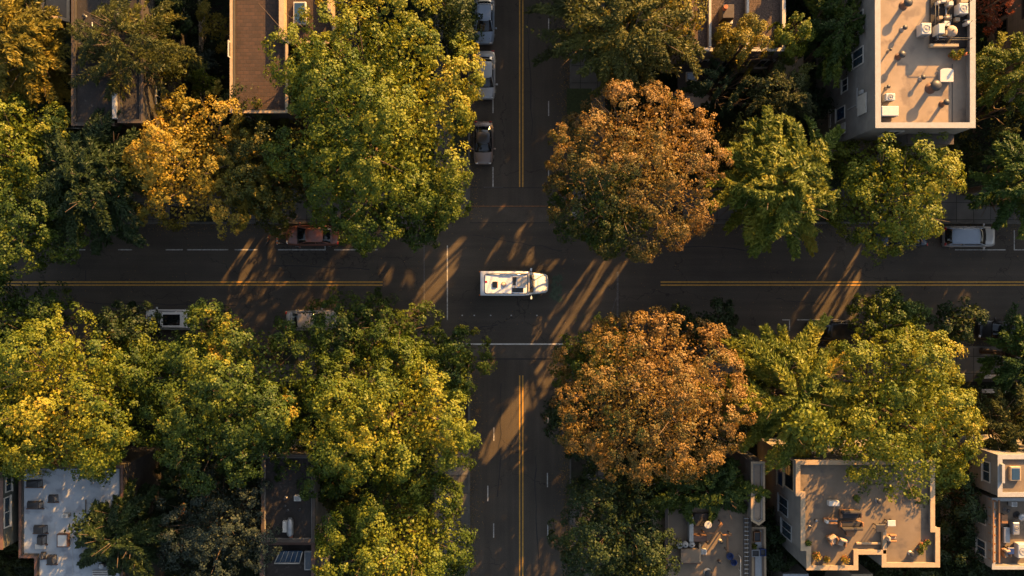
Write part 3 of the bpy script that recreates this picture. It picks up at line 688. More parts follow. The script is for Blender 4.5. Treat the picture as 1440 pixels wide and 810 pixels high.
Yw=P(0,71,h)[1]; window_y(D,cd,Yw,965,84,979,94,-1); window_y(D,cd,Yw,985,84,1000,94,-1); window_y(D,cd,Yw,1015,84,1030,94,-1); window_y(D,cd,Yw,1066,84,1084,94,-1)
# porch in front
b=[*P(953,104,4),*P(1010,126,4)]; px0,py0,px1,py1=b[0]-cd[0],b[1]-cd[1],b[2]-cd[0],b[3]-cd[1]
pr=MB().box(px0,px1,py1,Yw-cd[1]-.003,3.7,3.85).build('porch_roof',MT['siding_dark'],D)
skylight(pr,cd,964,102,980,115,4,3.855,'trim_white','bluepanel'); skylight(pr,cd,990,103,1004,114,4,3.855,'trim_dark','glassblue')
m=MB(); 
for x in (px0+.15,(px0+px1)/2,px1-.15): m.box(x-.08,x+.08,py1+.05,py1+.21,-.1,3.697)
m.build('porch_post',MT['trim_grey'],pr)
r=thing('garden_shed','small shed with a pale pitched roof below the row house','shed',(*P(982,136,2.4),.1)); 
MB().box(-.9,.9,-.7,.7,0,2.1).build('wall',MT['siding_grey'],r); MB().loft([[(-1.05,-.85,2.1),(1.05,-.85,2.1),(1.05,0,2.6),(1.05,.85,2.1),(-1.05,.85,2.1),(-1.05,0,2.6)][0:0] or [(-1.05,-.85,2.103),(-1.05,0,2.6),(-1.05,.85,2.103)],[(1.05,-.85,2.103),(1.05,0,2.6),(1.05,.85,2.103)]],smooth=False).build('roof',MT['trim_white'],r)
MB().box(-.35,.35,-.73,-.703,0,1.8).build('door',MT['trim_dark'],r)
r=thing('garden_shed','low flat roofed shed by the small golden shrub','shed',(*P(1113,93,3),.1)); 
MB().box(-1.0,1.0,-.9,.9,0,2.4).build('wall',MT['siding_tan'],r); MB().box(-1.15,1.15,-1.05,1.05,2.403,2.55,.03).build('roof',MT['trim_tan'],r); MB().box(-.35,.35,-.93,-.903,0,1.9).build('door',MT['trim_dark'],r)
# --- E: big grey apartment block
h=12; E,ce=building('apartment_block','large grey flat roofed apartment block with sunlit roof, top right',[(1231,-90),(1371,-90),(1371,179),(1232,179)],h,MT['siding_grey'],MT['roof_grey'],MT['trim_grey'],par=.75,ct=.36)
Xw=P(1231,0,h)[0]
window_x(E,ce,Xw,1177,152,1188,168,-1,'trim_white','bluepanel',0); window_x(E,ce,Xw,1185,112,1192,128,-1)
window_x(E,ce,Xw,1176,60,1190,84,-1); window_x(E,ce,Xw,1200,20,1214,44,-1); window_x(E,ce,Xw,1200,70,1214,92,-1)
# white shutter and vents on the wall
def wallpanel(px0,py0,px1,py1,name,m,t=.08):
    za,zb=sorted((zx(Xw,px0),zx(Xw,px1))); zm=(za+zb)/2; s=(CAM_H-zm)/CAM_H/PPM
    MB().box(Xw-ce[0]-t,Xw-ce[0]-.003,(405-py1)*s-ce[1],(405-py0)*s-ce[1],za-.1,zb-.1,.01).build(name,MT[m],E)
wallpanel(1207,133,1219,161,'shutter','trim_white'); wallpanel(1183,173,1189,189,'shutter','trim_white',.06); wallpanel(1211,127,1215,132,'vent_box','trim_grey',.2); wallpanel(1166,152,1169,180,'downpipe','trim_white',.1)
wallpanel(1192,150,1206,151.5,'pipe','trim_grey',.06); wallpanel(1205,124,1206.5,152,'pipe','trim_grey',.05)
bx=[*P(1277,179,h),*P(1340,202,9.5)]; MB().box(P(1277,0,9.5)[0]-ce[0],P(1340,0,9.5)[0]-ce[0],P(0,202,9.5)[1]-ce[1],P(0,179,h)[1]-ce[1]-.003,-.1,9.3).build('bay',MT['siding_grey'],E)
MB().box(P(1277,0,9.5)[0]-ce[0]-.06,P(1340,0,9.5)[0]-ce[0]+.06,P(0,202,9.5)[1]-ce[1]-.06,P(0,179,h)[1]-ce[1]-.05,9.303,9.42).build('bay_roof',MT['trim_dark'],E)
Yw=P(0,179,h)[1]; window_y(E,ce,Yw,1245,184,1262,190,-1)
zr=h-.85+.1
m=MB(); q=lp(ce,1339,90,zr); w=lp(ce,1339,176,zr); m.box(q[0]-.02,q[0]+.02,w[1],q[1],h-.85,h-.82); m.build('roof_seam',MT['dark'],E)
m=MB(); q=lp(ce,1240,176,zr); w=lp(ce,1363,176,zr)
ac_unit(1296,32,1310,48,zr,'square white unit on the apartment roof left of the dark equipment deck',.9)
ac_unit(1349,4,1362,19,zr,'white unit in the upper right corner of the apartment roof',.9)
ac_unit(1246,131,1259,141,zr,'small white unit near the lower left roof corner',.8)
ac_unit(1240,149,1264,163,zr,'long white unit in the lower left corner of the apartment roof',.8,fan_=False)
ac_unit(1320,33,1329,47,zr+.2,'narrow white unit among the equipment on the dark deck',1.0,fan_=False)
# curved hatch
r=thing('roof_hatch','pale roof hatch with a curved top edge on the apartment roof','roof hatch',(*P(1331.5,106,zr+.4),zr))
pts=[(-.43,-.42),(.43,-.42),(.43,.36)]+[(.43*math.cos(t),.36+.12*math.sin(t)) for t in [math.pi*k/8 for k in range(1,8)]]+[(-.43,.36)]
MB().prism(pts,0,.35).build('curb',MT['trim_grey'],r); MB().prism(offset(pts,-.05),.353,.42).build('lid',MT['acwhite'],r); MB().box(-.1,.1,-.5,-.475,.2,.3).build('handle',MT['chrome'],r)
# raised dark deck with pipes and conduits
r=thing('equipment_deck','dark raised deck crowded with pipes and conduits on the apartment roof','equipment deck',(*P(1335,34,zr+.3),zr))
c0=P(1335,34,zr+.3)
def dl(x,y): p=P(x,y,zr+.3); return (p[0]-c0[0],p[1]-c0[1])
a=dl(1310,66); b=dl(1361,-6); MB().box(a[0],b[0],a[1],b[1],0,.18).build('platform',MT['roof_dark'],r)
a=dl(1306,67); b=dl(1346,62.5); MB().box(a[0],b[0],a[1],b[1],.183,.55,.03).build('beam',MT['trim_tan'],r)
rr=random.Random(8); m=MB()
for k in range(13):
    x=rr.uniform(1312,1358); y=rr.uniform(2,58); p=dl(x,y)
    if rr.random()<.5: q=dl(x+rr.uniform(-16,16),y)
    else: q=dl(x,y+rr.uniform(-18,18))
    z=rr.uniform(.25,.6); m.tube([(p[0],p[1],.18),(p[0],p[1],z),(q[0],q[1],z),(q[0],q[1],.18)],rr.uniform(.03,.07),6)
m.build('pipework',MT['steel'],r)
for k in range(14):
    p=dl(rr.uniform(1313,1357),rr.uniform(0,60)); s=rr.uniform(.1,.28); MB().box(p[0]-s,p[0]+s,p[1]-s*.8,p[1]+s*.8,.183,rr.uniform(.35,.9),.02).build('control_box',MT['trim_tan' if k%3 else 'acwhite'],r)
m=MB()
for x in (1312,1330,1359):
    for y in (5,34,58): p=dl(x,y); m.tube([(p[0],p[1],.18),(p[0],p[1],1.1)],.025,5)
for z in (.65,1.1):
    m.tube([(*dl(1312,5),z),(*dl(1312,58),z)],.02,5); m.tube([(*dl(1312,58),z),(*dl(1359,58),z)],.02,5)
m.build('railing',MT['dark'],r)
x,y=P(1340,43,zr+.8); r=thing('roof_fan','round beige fan housing on the dark equipment deck','roof fan',(x,y,zr+.18)); 
MB().lathe(0,0,[(.3,0),(.34,.3),(.40,.34),(.42,.5),(.2,.68),(.05,.7)],18).build('housing',MT['fabric'],r); MB().cyl(0,0,.7,.76,.06,10).build('cap',MT['dark'],r)
for (x,y,l,hh,rd) in ((1272,39,'short vent pipe highest in the row left of the deck',.6,.10),(1268,77,'brown vent pipe in the upper left middle of the apartment roof',.8,.14),(1298,109,'small vent left of the curved roof hatch',.55,.10),(1315,121,'fat dark vent below the curved roof hatch with a long shadow',1.0,.22),(1330,144,'spiky blue grey vent near the lower right of the apartment roof',.8,.13),(1249,122,'tiny dark vent just above the small white unit',.45,.08),(1276,4,'dark vent at the very top of the apartment roof',.9,.18),(1252,70,'thin vent pipe close to the left parapet of the apartment roof',.5,.06)):
    vent(x,y,zr,l,hh,rd,'trim_brown' if hh>.7 else 'steel')
def potplant(px,py,z,label,s=.35,flower=None):
    x,y=P(px,py,z+.6); r=thing('pot_plant',label,'pot plant',(x,y,z),0,'pot plants on the roofs')
    MB().lathe(0,0,[(s*.45,0),(s*.6,.3),(s*.66,.32),(s*.6,.34)],12).build('pot',MT['terracotta'],r)
    g=np.random.default_rng(int(px)); n=140; u=unit(g.normal(size=(n,3)))*g.uniform(.3,1,n)[:,None]*s; u[:,2]=np.abs(u[:,2])+.35
    leaf_mesh('foliage',u+np.array([x,y,z]),g.normal(size=(n,3))+[0,0,1],g.normal(size=(n,3)),np.full(n,.14),np.full(n,.09),g.uniform(.3,1,n),LM['green' if not flower else flower],r,(x,y,z)); return r
potplant(1342,75,zr,'leafy pot plant left in the row below the equipment deck',.34); potplant(1348,79,zr,'yellowish pot plant in the middle of the row below the deck',.3,'golden'); potplant(1354,73,zr,'pot plant right in the row below the equipment deck',.32,'yellow'); potplant(1363,74,h,'tiny green pot plant standing on the right parapet',.18)
# --- F: far right facade
h=7; F,cf=building('apartment_block','tan sided block with two dark windows in the top right corner',[(1385+74,-60),(1700,-60),(1700,118),(1385+74,118)],h,MT['siding_tan'],MT['roof_grey'],MT['trim_tan'])
Xw=P(1459,0,h)[0]; window_x(F,cf,Xw,1403,-4,1417,22,-1,'trim_dark','glass'); window_x(F,cf,Xw,1402,31,1416,52,-1,'trim_dark','glass'); window_x(F,cf,Xw,1440,-4,1456,20,-1,'trim_dark','glass')
# --- G: white roof bottom left
h=8; G,cg=building('house','white flat roofed house at the bottom left',[(27,655),(172,655),(172,900),(49,900),(49,784),(27,784)],h,MT['siding_dark'],MT['roof_white'],MT['trim_brown'],par=.2,ct=.14)
zr=h-.3+.1
skylight(G,cg,81,750,97,769,h,h-.29,'trim_brown','acwhite',hh=.35)
m=MB()
for (x0,y0,x1,y1) in ((102,735,102.6,810),(60,660,60.5,780),(119.5,742,134,742.8),(77,735,77.4,760),(28,720,120,720.4)):
    b=lbox(cg,x0,y0,x1,y1,h-.2); m.box(*b,h-.299,h-.285)
m.build('roof_seam',MT['trim_grey'],G)
m=MB(); q=lp(cg,119.7,703,h); w=lp(cg,119.7,742,h); m.tube([(q[0],q[1],h-.2),(w[0],w[1],h-.2)],.045); m.build('pipe',MT['dark'],G)
m=MB()
for k in range(3): b=lbox(cg,129,803+k*3,152,804.2+k*3,h); m.box(*b,h-.28,h-.15)
m.build('duct',MT['trim_white'],G)
for (a,l) in (((34,676,56,686),'dark sloped hood nearest the top of the white roof'),((35,706,57,716),'dark sloped hood second from the top along the left edge of the white roof'),((44,740,63,751),'dark sloped hood third down the left edge of the white roof'),((65,697,78,707),'small tilted dark hood right of the first two on the white roof'),((49,754,62,767),'dark blue grey square hood above the white strip on the roof'),((63,782,76,795),'round edged dark hood lowest on the white roof'),((54,778,61,787),'smallest dark hood near the bottom left of the white roof')):
    slant_vent(*a,zr,l)
ac_unit(86,723,95,729,zr,'small pale box in the middle of the white roof',.5)
r=MB(); a=P(50,765,zr); b=P(65,772,zr); solo(r.box(a[0],b[0],b[1],a[1],zr+.003,zr+.12,.03).build('roof_board',MT['trim_white']),'white board lying on the white roof beside a dark hood','board')
vent(115,753,zr,'slim dark vent right of the skylight on the white roof',.6,.1); vent(116,782,zr,'pale speckled vent near the bottom of the white roof',.5,.13,'trim_white'); vent(143,796,zr,'dark vent by the conifer at the lower right of the white roof',.5,.12,'dark'); vent(110,745,zr,'tiny vent above the slim dark vent on the white roof',.35,.05)
# --- G2: dark sided neighbour
h=9; G2,cg2=building('house','green grey sided house at the left edge next to the white roof',[(-120,662),(3,662),(3,772),(-120,772)],h,MT['siding_green'],MT['roof_dark'],MT['trim_brown'])
Xw=P(3,0,h)[0]; window_x(G2,cg2,Xw,6,700,13,740,1); window_x(G2,cg2,Xw,8,672,15,690,1)
# --- H: dark roofs bottom
h=7; H_,ch_=building('house','near black flat roofed house below the trees, bottom left of centre',[(368,640),(442,640),(442,762),(368,762)],h,MT['siding_grey'],MT['roof_dark'],MT['trim_dark'],par=.25,ct=.2)
h2=7.6; H2,ch2=building('house','dark roofed annex with a sloped glass rooflight at the bottom edge',[(366,762),(442,762),(442,900),(366,900)],6.0,MT['siding_grey'],MT['roof_dark'],MT['trim_brown'],par=.45,ct=.25)
ac_unit(413,697,423,705,h-.25,'white square unit on the near black roof',.6); ac_unit(397,733,403,749,h-.25,'narrow white unit beside the grey barrel duct',.5,fan_=False)
vent(400.5,701,h-.25,'tiny white vent left of the white square unit',.4,.08,'trim_white')
x,y=P(408.5,740,h); r=thing('duct','grey barrel duct with a rusty foot on the near black roof','duct',(x,y,h-.25)); MB().tube([(0,-.75,.3),(0,-.6,.35),(0,.5,.4),(0,.68,.3)],[.16,.27,.27,.14],12).build('barrel',MT['steel'],r); MB().box(-.12,.12,-.95,-.5,0,.12).build('foot',MT['terracotta'],r); MB().box(-.2,.2,.1,.3,0,.14).build('saddle',MT['dark'],r)
for (x,y,l) in ((400,712,'speck sized vent nearest the narrow unit on the black roof'),(404,718,'small vent between the two white units on the black roof'),(421,717,'brown speck vent right of centre on the black roof')): vent(x,y,h-.25,l,.25,.05,'steel')
# sloped glass
z0=5.45; a=lp(ch2,387,791,z0+.1); b=lp(ch2,422,791,z0+.1); d=lp(ch2,394,775,z0+.9); e=lp(ch2,426,775,z0+.9)
f=MB().slab((a[0],a[1],z0+.15),(b[0],b[1],z0+.15),(e[0],e[1],z0+.9),(d[0],d[1],z0+.9),.08).build('rooflight',MT['bluepanel'],H2)
m=MB(); m.tube([(a[0],a[1],z0+.2),(b[0],b[1],z0+.2)],.06,6); m.tube([(b[0],b[1],z0+.2),(e[0],e[1],z0+.95)],.04,6); m.tube([(a[0],a[1],z0+.2),(d[0],d[1],z0+.95)],.04,6)
for k in range(1,5): t=k/5; m.tube([(a[0]+(b[0]-a[0])*t,a[1],z0+.2),(d[0]+(e[0]-d[0])*t,d[1],z0+.95)],.02,5)
m.build('frame',MT['trim_white'],f); skylight(H2,ch2,427,776,439,803,6,5.46,'trim_grey','glassblue')
r=thing('timber_deck','sunlit timber deck strip beside the near black roof','deck',(*P(450,690,3.0),.1)); MB().box(-.9,.7,-1.7,1.7,2.75,2.87).build('planks',MT['wood'],r)
m=MB()
for sx in (-.8,.6):
    for sy in (-1.6,0,1.6): m.box(sx-.06,sx+.06,sy-.06,sy+.06,0,2.747)
m.build('posts',MT['wood'],r); m=MB()
for k in range(9): m.box(-.9+k*.18,-.885+k*.18,-1.7,1.7,2.872,2.885)
m.build('board_gaps',MT['trim_dark'],r)
# --- I: tan roof with timber clutter
h=7; I,ci=building('house','brown grey flat roof cluttered with timber frames, bottom right of centre',[(936,700),(1056,700),(1056,900),(936,900)],h,MT['siding_tan'],MT['roof_tan'],MT['trim_dark'],par=.3,ct=.2)
z=h-.4
def ibox(x0,y0,x1,y1,z0,z1,name,m,par=None,bev=.02,hh=None):
    b=lbox(ci,x0,y0,x1,y1,hh or h); return MB().box(*b,z0,z1,bev).build(name,MT[m],par or I)
ibox(968,725,974,760,z+.01,h+.25,'parapet_wall','trim_grey'); ibox(974.3,752,993,760,z+.01,h+.2,'parapet_wall','trim_brown'); ibox(976,722,1000,740,z+.01,z+.3,'stair_head','roof_dark')
sb=ibox(956,770,982,789,z+.01,z+.75,'stair_house','roof_tan'); ibox(982.3,764,985,791,z+.01,h+.1,'parapet_wall','trim_tan'); ibox(955,789.3,985,792,z+.01,h+.1,'parapet_wall','trim_brown')
m=MB(); 
def it(x,y,zz): p=lp(ci,x,y,zz); return (p[0],p[1],zz)
r=thing('pergola','orange lit diagonal timber frame on the tan roof','pergola',(*P(1000,750,h),z+.1)); c1=P(1000,750,h)
def jt(x,y,zz): p=P(x,y,h); return (p[0]-c1[0],p[1]-c1[1],zz)
MB().tube([jt(993,762,.9),jt(1012,733,.95)],.1,6).build('rafter',MT['wood'],r); MB().tube([jt(988,747,.9),jt(1003,747,.9)],.08,6).build('beam',MT['wood'],r)
m=MB(); 
for (x,y) in ((993,762),(1012,733),(988,747)): q=jt(x,y,0); m.tube([q,(q[0],q[1],.88)],.06,6)
m.build('post',MT['wood'],r)
c1=P(1020,760,h); r=thing('pergola','T shaped timber frame right of the diagonal one','pergola',(*c1,z+.1))
MB().tube([jt(1013,750,.9),jt(1026,749,.9)],.1,6).build('beam',MT['wood'],r); MB().tube([jt(1020.5,751,.85),jt(1020.5,773,.85)],.08,6).build('rafter',MT['wood'],r)
m=MB(); 
for (x,y) in ((1014,750),(1025,749),(1020.5,772)): q=jt(x,y,0); m.tube([q,(q[0],q[1],.84)],.05,6)
m.build('post',MT['trim_dark'],r)
ac_unit(986,773,994,780,z+.1,'pale unit beside the stair house on the cluttered roof',.5)
x,y=P(994,736,h); r=thing('satellite_dish','white satellite dish on the cluttered roof','satellite dish',(x,y,z+.1)); MB().lathe(0,0,[(.03,.55),(.2,.6),(.3,.7),(.28,.71),(.05,.62)],16).build('dish',MT['acwhite'],r); MB().cyl(0,0,0,.54,.03,8).build('mast',MT['steel'],r)
for (x,y,s,l) in ((1026.5,782,.27,'round blue tub, upper of the two on the cluttered roof'),(1032,791,.24,'blue tub lying beside the upper round one')):
    a,b=P(x,y,h); r=thing('tub',l,'tub',(a,b,z+.1),0,'blue tubs'); MB().lathe(0,0,[(s*.8,0),(s,.35),(s*1.05,.36),(s*.95,.34),(s*.75,.05)],18).build('body',MT['blue'],r); MB().tube([(s*1.02*math.cos(t),s*1.02*math.sin(t),.36) for t in [6.2832*k/20 for k in range(21)]],.015,5).build('rim',MT['blue'],r)
for (x,y,l) in ((955,766,'round tank left of the stair house'),(963,765,'round tank second left above the stair house'),(972,765,'round tank above the middle of the stair house')):
    a,b=P(x,y,h); r=thing('water_tank',l,'water tank',(a,b,z+.1),0,'round tanks by the stair house'); MB().lathe(0,0,[(.24,0),(.26,.5),(.2,.6),(.08,.63)],14).build('drum',MT['trim_grey'],r); MB().cyl(0,0,.631,.68,.07,8).build('lid',MT['dark'],r)
vent(1014,762,z+.1,'small white vent under the T shaped timber frame',.45,.08,'trim_white'); vent(1012,790,z+.1,'rusty vent in the lower middle of the cluttered roof',.4,.07,'trim_brown'); vent(996,806,z+.1,'blue white vent at the bottom edge of the cluttered roof',.5,.16,'trim_white')
r=thing('roof_ladder','long dark ladder lying along the right edge of the cluttered roof','ladder',(*P(1050,768,h+.1),h)); m=MB(); 
L_=M(84,h)
for s in (-.2,.2): m.box(s-.03,s+.03,-L_/2,L_/2,0,.08)
m.build('rail',MT['dark'],r); m=MB()
for k in range(14): yy=-L_/2+.2+k*(L_-.4)/13; m.box(-.169,.169,yy-.03,yy+.03,.02,.06)
m.build('rung',MT['trim_grey'],r)
r=thing('roof_railing','white handrail at the bottom edge of the cluttered roof','railing',(*P(1040,800,h+.3),z+.1)); MB().tube([(0,-1.2,0),(0,-1.2,.9),(0,1.0,.9),(0,1.0,0)],.035,6).build('handrail',MT['trim_white'],r); MB().tube([(0,-.1,0),(0,-.1,.88)],.025,6).build('post',MT['trim_white'],r)
# --- J: narrow grey lean-to
h=8; J,cj=building('outbuilding','narrow grey roofed outbuilding between the cluttered roof and the tan block',[(1057,650),(1075,650),(1075,732),(1067,738),(1057,732)],h,MT['siding_grey'],MT['roof_grey'],MT['trim_tan'],par=.2,ct=.12)
J2,cj2=building('outbuilding','metal roofed lean-to with blue grey panels right of the ladder',[(1058,742),(1076,742),(1078,900),(1058,900)],6.0,MT['siding_tan'],MT['steel'],MT['trim_tan'],par=.15,ct=.12)
for (x0,y0,x1,y1,l,m_) in ((1057,773,1068,783,'blue grey crate on the lean-to roof, left one','steel'),(1069,772,1077,782,'dark blue crate on the lean-to roof, right one','blue'),(1060,748,1070,762,'orange timber crate at the top of the lean-to','wood')):
    a=P(x0,y1,6.2); b=P(x1,y0,6.2); w=b[0]-a[0]; d=b[1]-a[1]; r=thing('crate',l,'crate',((a[0]+b[0])/2,(a[1]+b[1])/2,5.85),0,'crates on the lean-to')
    MB().ring([(-w/2,-d/2),(w/2,-d/2),(w/2,d/2),(-w/2,d/2)],[(-w/2+.05,-d/2+.05),(w/2-.05,-d/2+.05),(w/2-.05,d/2-.05),(-w/2+.05,d/2-.05)],0,.4).build('sides',MT[m_],r); MB().box(-w/2+.05,w/2-.05,-d/2+.05,d/2-.05,.05,.3).build('lid',MT['dark'],r)
potplant(1062,769,5.9,'dark pot plant between the crates on the lean-to',.25)
# --- K: big tan block bottom right
h=10; K,ck=building('apartment_block','stepped tan roof terrace block at the bottom right with thick parapets',[(1120,648),(1314,648),(1314,743),(1321,743),(1321,797),(1241,797),(1241,779),(1206,779),(1206,801),(1135,801),(1135,774),(1127,774),(1127,697),(1120,697)],h,MT['siding_grey'],MT['roof_tan'],MT['trim_tan'],par=.35,ct=.30)
zr=h-.35; Xw=P(1120,0,h)[0]
window_x(K,ck,Xw,1094,645,1101,682,-1,'trim_tan','bluepanel',0); window_x(K,ck,Xw,1104,645,1116,686,-1,'trim_tan','glass',0)
Xw=P(1127,0,h)[0]; window_x(K,ck,Xw,1096,700,1108,722,-1,'trim_grey','glassblue'); window_x(K,ck,Xw,1100,735,1113,755,-1,'trim_grey','glassblue')
def kbox(x0,y0,x1,y1,z0,z1,name,m,hh=None): 
    b=lbox(ck,x0,y0,x1,y1,hh or h); return MB().box(*b,z0,z1,.02).build(name,MT[m],K)
kbox(1241.5,745,1247,779,h-.44,h-.1,'divider_wall','trim_tan'); kbox(1206,764,1241,767,h-.44,h-.3,'step','trim_tan')
kbox(1100,806,1136,880,-.1,5,'annex','siding_grey',5); kbox(1100,806,1136,880,5.003,5.1,'annex_roof','roof_white',5); kbox(1196,806,1226,880,-.1,6,'annex','siding_tan',6); kbox(1196,806,1226,880,6.003,6.1,'annex_roof','trim_tan',6)
ac_unit(1166,705,1181,712,zr,'white box below the tree on the tan roof terrace',.6,fan_=False)
def sofa(x0,y0,x1,y1,z,label,rz=0,m='fabricdark'):
    a=P(x0,y1,z+.5); b=P(x1,y0,z+.5); w=b[0]-a[0]; d=b[1]-a[1]; r=thing('outdoor_sofa',label,'sofa',((a[0]+b[0])/2,(a[1]+b[1])/2,z),rz,'terrace seats')
    MB().box(-w/2,w/2,-d/2,d/2,.05,.3,.03).build('base',MT['wood'],r); MB().box(-w/2+.1,w/2-.1,-d/2,d/2-.2,.303,.45,.05).build('seat_cushion',MT[m],r); MB().box(-w/2+.05,w/2-.05,d/2-.2,d/2,.303,.8,.06).build('backrest',MT[m],r)
    for s in (-1,1): MB().box(s*w/2-.07,s*w/2+.07,-d/2+.02,d/2-.22,.303,.6,.04).build('armrest',MT['wood'],r)
    return r
sofa(1183,718,1211,729,zr,'long dark sofa nearest the tree on the terrace'); sofa(1182,734,1213,745,zr,'dark sofa facing the middle of the terrace, lower of the two',math.pi)
sofa(1166,753,1178,766,zr,'pale lounge chair on the left of the lower terrace group',.5,'fabric'); sofa(1178,757,1190,768,zr,'pale lounge chair on the right of the lower terrace group',-.3,'fabric')
sofa(1250,750,1258,764,zr,'slim upright chair beside the divider wall',1.57,'fabric'); sofa(1166,724,1172,742,zr,'narrow white bench left of the dark sofas',1.57,'acwhite')
def table(px,py,w,d,z,label,m='acwhite',hh=.7,legs=.05):
    x,y=P(px,py,z+hh); r=thing('table',label,'table',(x,y,z),0,'terrace tables'); MB().box(-w/2,w/2,-d/2,d/2,hh-.05,hh,.02).build('tabletop',MT[m],r)
    for sx in (-1,1):
        for sy in (-1,1): MB().box(sx*(w/2-.1)-.03,sx*(w/2-.1)+.03,sy*(d/2-.1)-.03,sy*(d/2-.1)+.03,0,hh-.053).build('leg',MT['dark'],r)
    return r
table(1254,736,.6,.45,zr,'small white table at the tree edge of the terrace'); table(1238.5,743,.7,.55,zr,'dark square table left of the divider wall','dark'); table(1196,750,.6,.5,zr,'low wooden table between sofas and lounge chairs','wood',.4)
for (x,y,l,s) in ((1300,769,'leafy pot plant in the lower right terrace corner',.36),(1296,777,'second pot plant by the lower right terrace corner',.26),(1307,764,'small pot plant against the right terrace parapet',.22),(1150,783,'dry plant in the lower left terrace corner',.4),(1190,788,'dry plant at the lower terrace parapet',.36),(1164,788,'low dry plant between the other two on the lower terrace',.3),(1138,765,'tiny plant at the left step of the parapet',.25)):
    potplant(x,y,zr,l,s,'golden' if 'dry' in l else None)
vent(1282,779,zr,'small white vent on the right part of the terrace',.4,.1,'trim_white'); vent(1236,705,zr,'vent half hidden by the big tree on the terrace',.5,.1); vent(1140,741,zr,'tiny white vent near the left parapet of the terrace',.25,.05,'trim_white'); vent(1148,732,zr,'dark speck vent near the left parapet of the terrace',.3,.05,'dark')
# --- L: far right bottom
h=9; L_b,cl=building('apartment_block','grey tan block at the lower right edge with a blue glass rooflight',[(1404,640),(1600,640),(1600,698),(1404,698)],h,MT['siding_grey'],MT['roof_tan'],MT['trim_grey'],par=.2)
Xw=P(1404,0,h)[0]; window_x(L_b,cl,Xw,1383,650,1392,676,-1); skylight(L_b,cl,1420,656,1435,676,h,h-.29,'trim_tan','bluepanel'); b=lbox(cl,1406,652,1410,678,h); MB().box(*b,h-.29,h+.2).build('divider_wall',MT['trim_grey'],L_b)
h=8; L2,cl2=building('apartment_block','balcony block with long orange timber rails at the right edge',[(1396,701),(1600,701),(1600,800),(1396,800)],h,MT['siding_grey'],MT['roof_tan'],MT['trim_grey'],par=.6,ct=.2)
Xw=P(1396,0,h)[0]; window_x(L2,cl2,Xw,1375,715,1386,735,-1); window_x(L2,cl2,Xw,1375,760,1386,780,-1)
r=thing('timber_rail','pair of long orange timber rails along the balcony block','railing',(*P(1401,748,h+.4),h-.6)); Ln=M(88,h)
for s in (-.2,.25): MB().box(s-.06,s+.06,-Ln/2,Ln/2,.9,1.0,.01).build('rail',MT['wood'],r)
m=MB()
for k in range(8): yy=-Ln/2+.1+k*(Ln-.2)/7; m.box(-.05,.1,yy-.04,yy+.04,0,.897)
m.build('post',MT['wood'],r)
zr=h-.7+.1
ac_unit(1423,706,1431,713,zr,'white round cornered unit by the timber rails',.6); ac_unit(1425,735,1434,752,zr,'grey unit in the middle of the balcony block roof',.7,'steel'); ac_unit(1412,742,1421,764,zr,'bluish grey low unit beside the timber rails',.4,'steel',fan_=False); ac_unit(1432,765,1446,785,zr,'large white unit at the right picture edge',.7)
sofa(1412,772,1420,784,zr,'wooden chair on the balcony block',0.2,'fabric'); table(1422,775,.5,.5,zr,'blue table on the balcony block','blue'); table(1413,730,.5,.7,zr,'wooden table beside the long timber rails','wood')
vent(1436,727,zr,'dark vent at the right edge above the large white unit',.8,.16,'dark'); vent(1417,718,zr,'thin vent between the rails and the white round cornered unit',.6,.08)
# --- garden walls and fences
def fence(a,b,hh,label,m='woodgrey',name='fence'):
    A=Vector(P(*a)); B=Vector(P(*b)); d=B-A; L=d.length; r=thing(name,label,'fence',(*A,.1),math.atan2(d.y,d.x))
    n=max(2,int(L/1.8)); 
    for k in range(n+1): x=L*k/n; MB().box(x-.06,x+.06,-.06,.06,0,hh+.08).build('post',MT[m],r)
    mb=MB()
    for k in range(n):
        x0=L*k/n+.062; x1=L*(k+1)/n-.062; q=int((x1-x0)/.15); 
        for j in range(q): mb.box(x0+(x1-x0)*j/q,x0+(x1-x0)*(j+.88)/q,-.02,.02,.05,hh)
        mb.box(x0,x1,.022,.06,hh*.75,hh*.75+.08); mb.box(x0,x1,.022,.06,hh*.25,hh*.25+.08)
    mb.build('boards',MT[m],r); return r
fence((258,640),(258,760),1.6,'dark board fence between the white roof and the blue green tree'); fence((290,10),(290,150),1.6,'board fence between the two top left houses')
fence((1005,150),(1130,150),1.5,'board fence behind the olive trees below the row house'); fence((640,20),(640,120),1.2,'low board fence under the big green maple')
def gwall(a,b,w,hh,label,m='kerb'):
    A=P(*a); B=P(*b); o=MB().obox(A,B,w,.1,hh).build('garden_wall',MT[m]); c=MB().obox(A,B,w+.08,hh+.003,hh+.08); c.build('coping',MT['trim_grey'],o); return solo(o,label,'wall')
gwall((1372,528),(1440,528),.25,.9,'low concrete wall under the green tree at the right edge'); gwall((1372,548),(1440,548),.25,.9,'second low concrete wall, parallel and lower at the right edge')
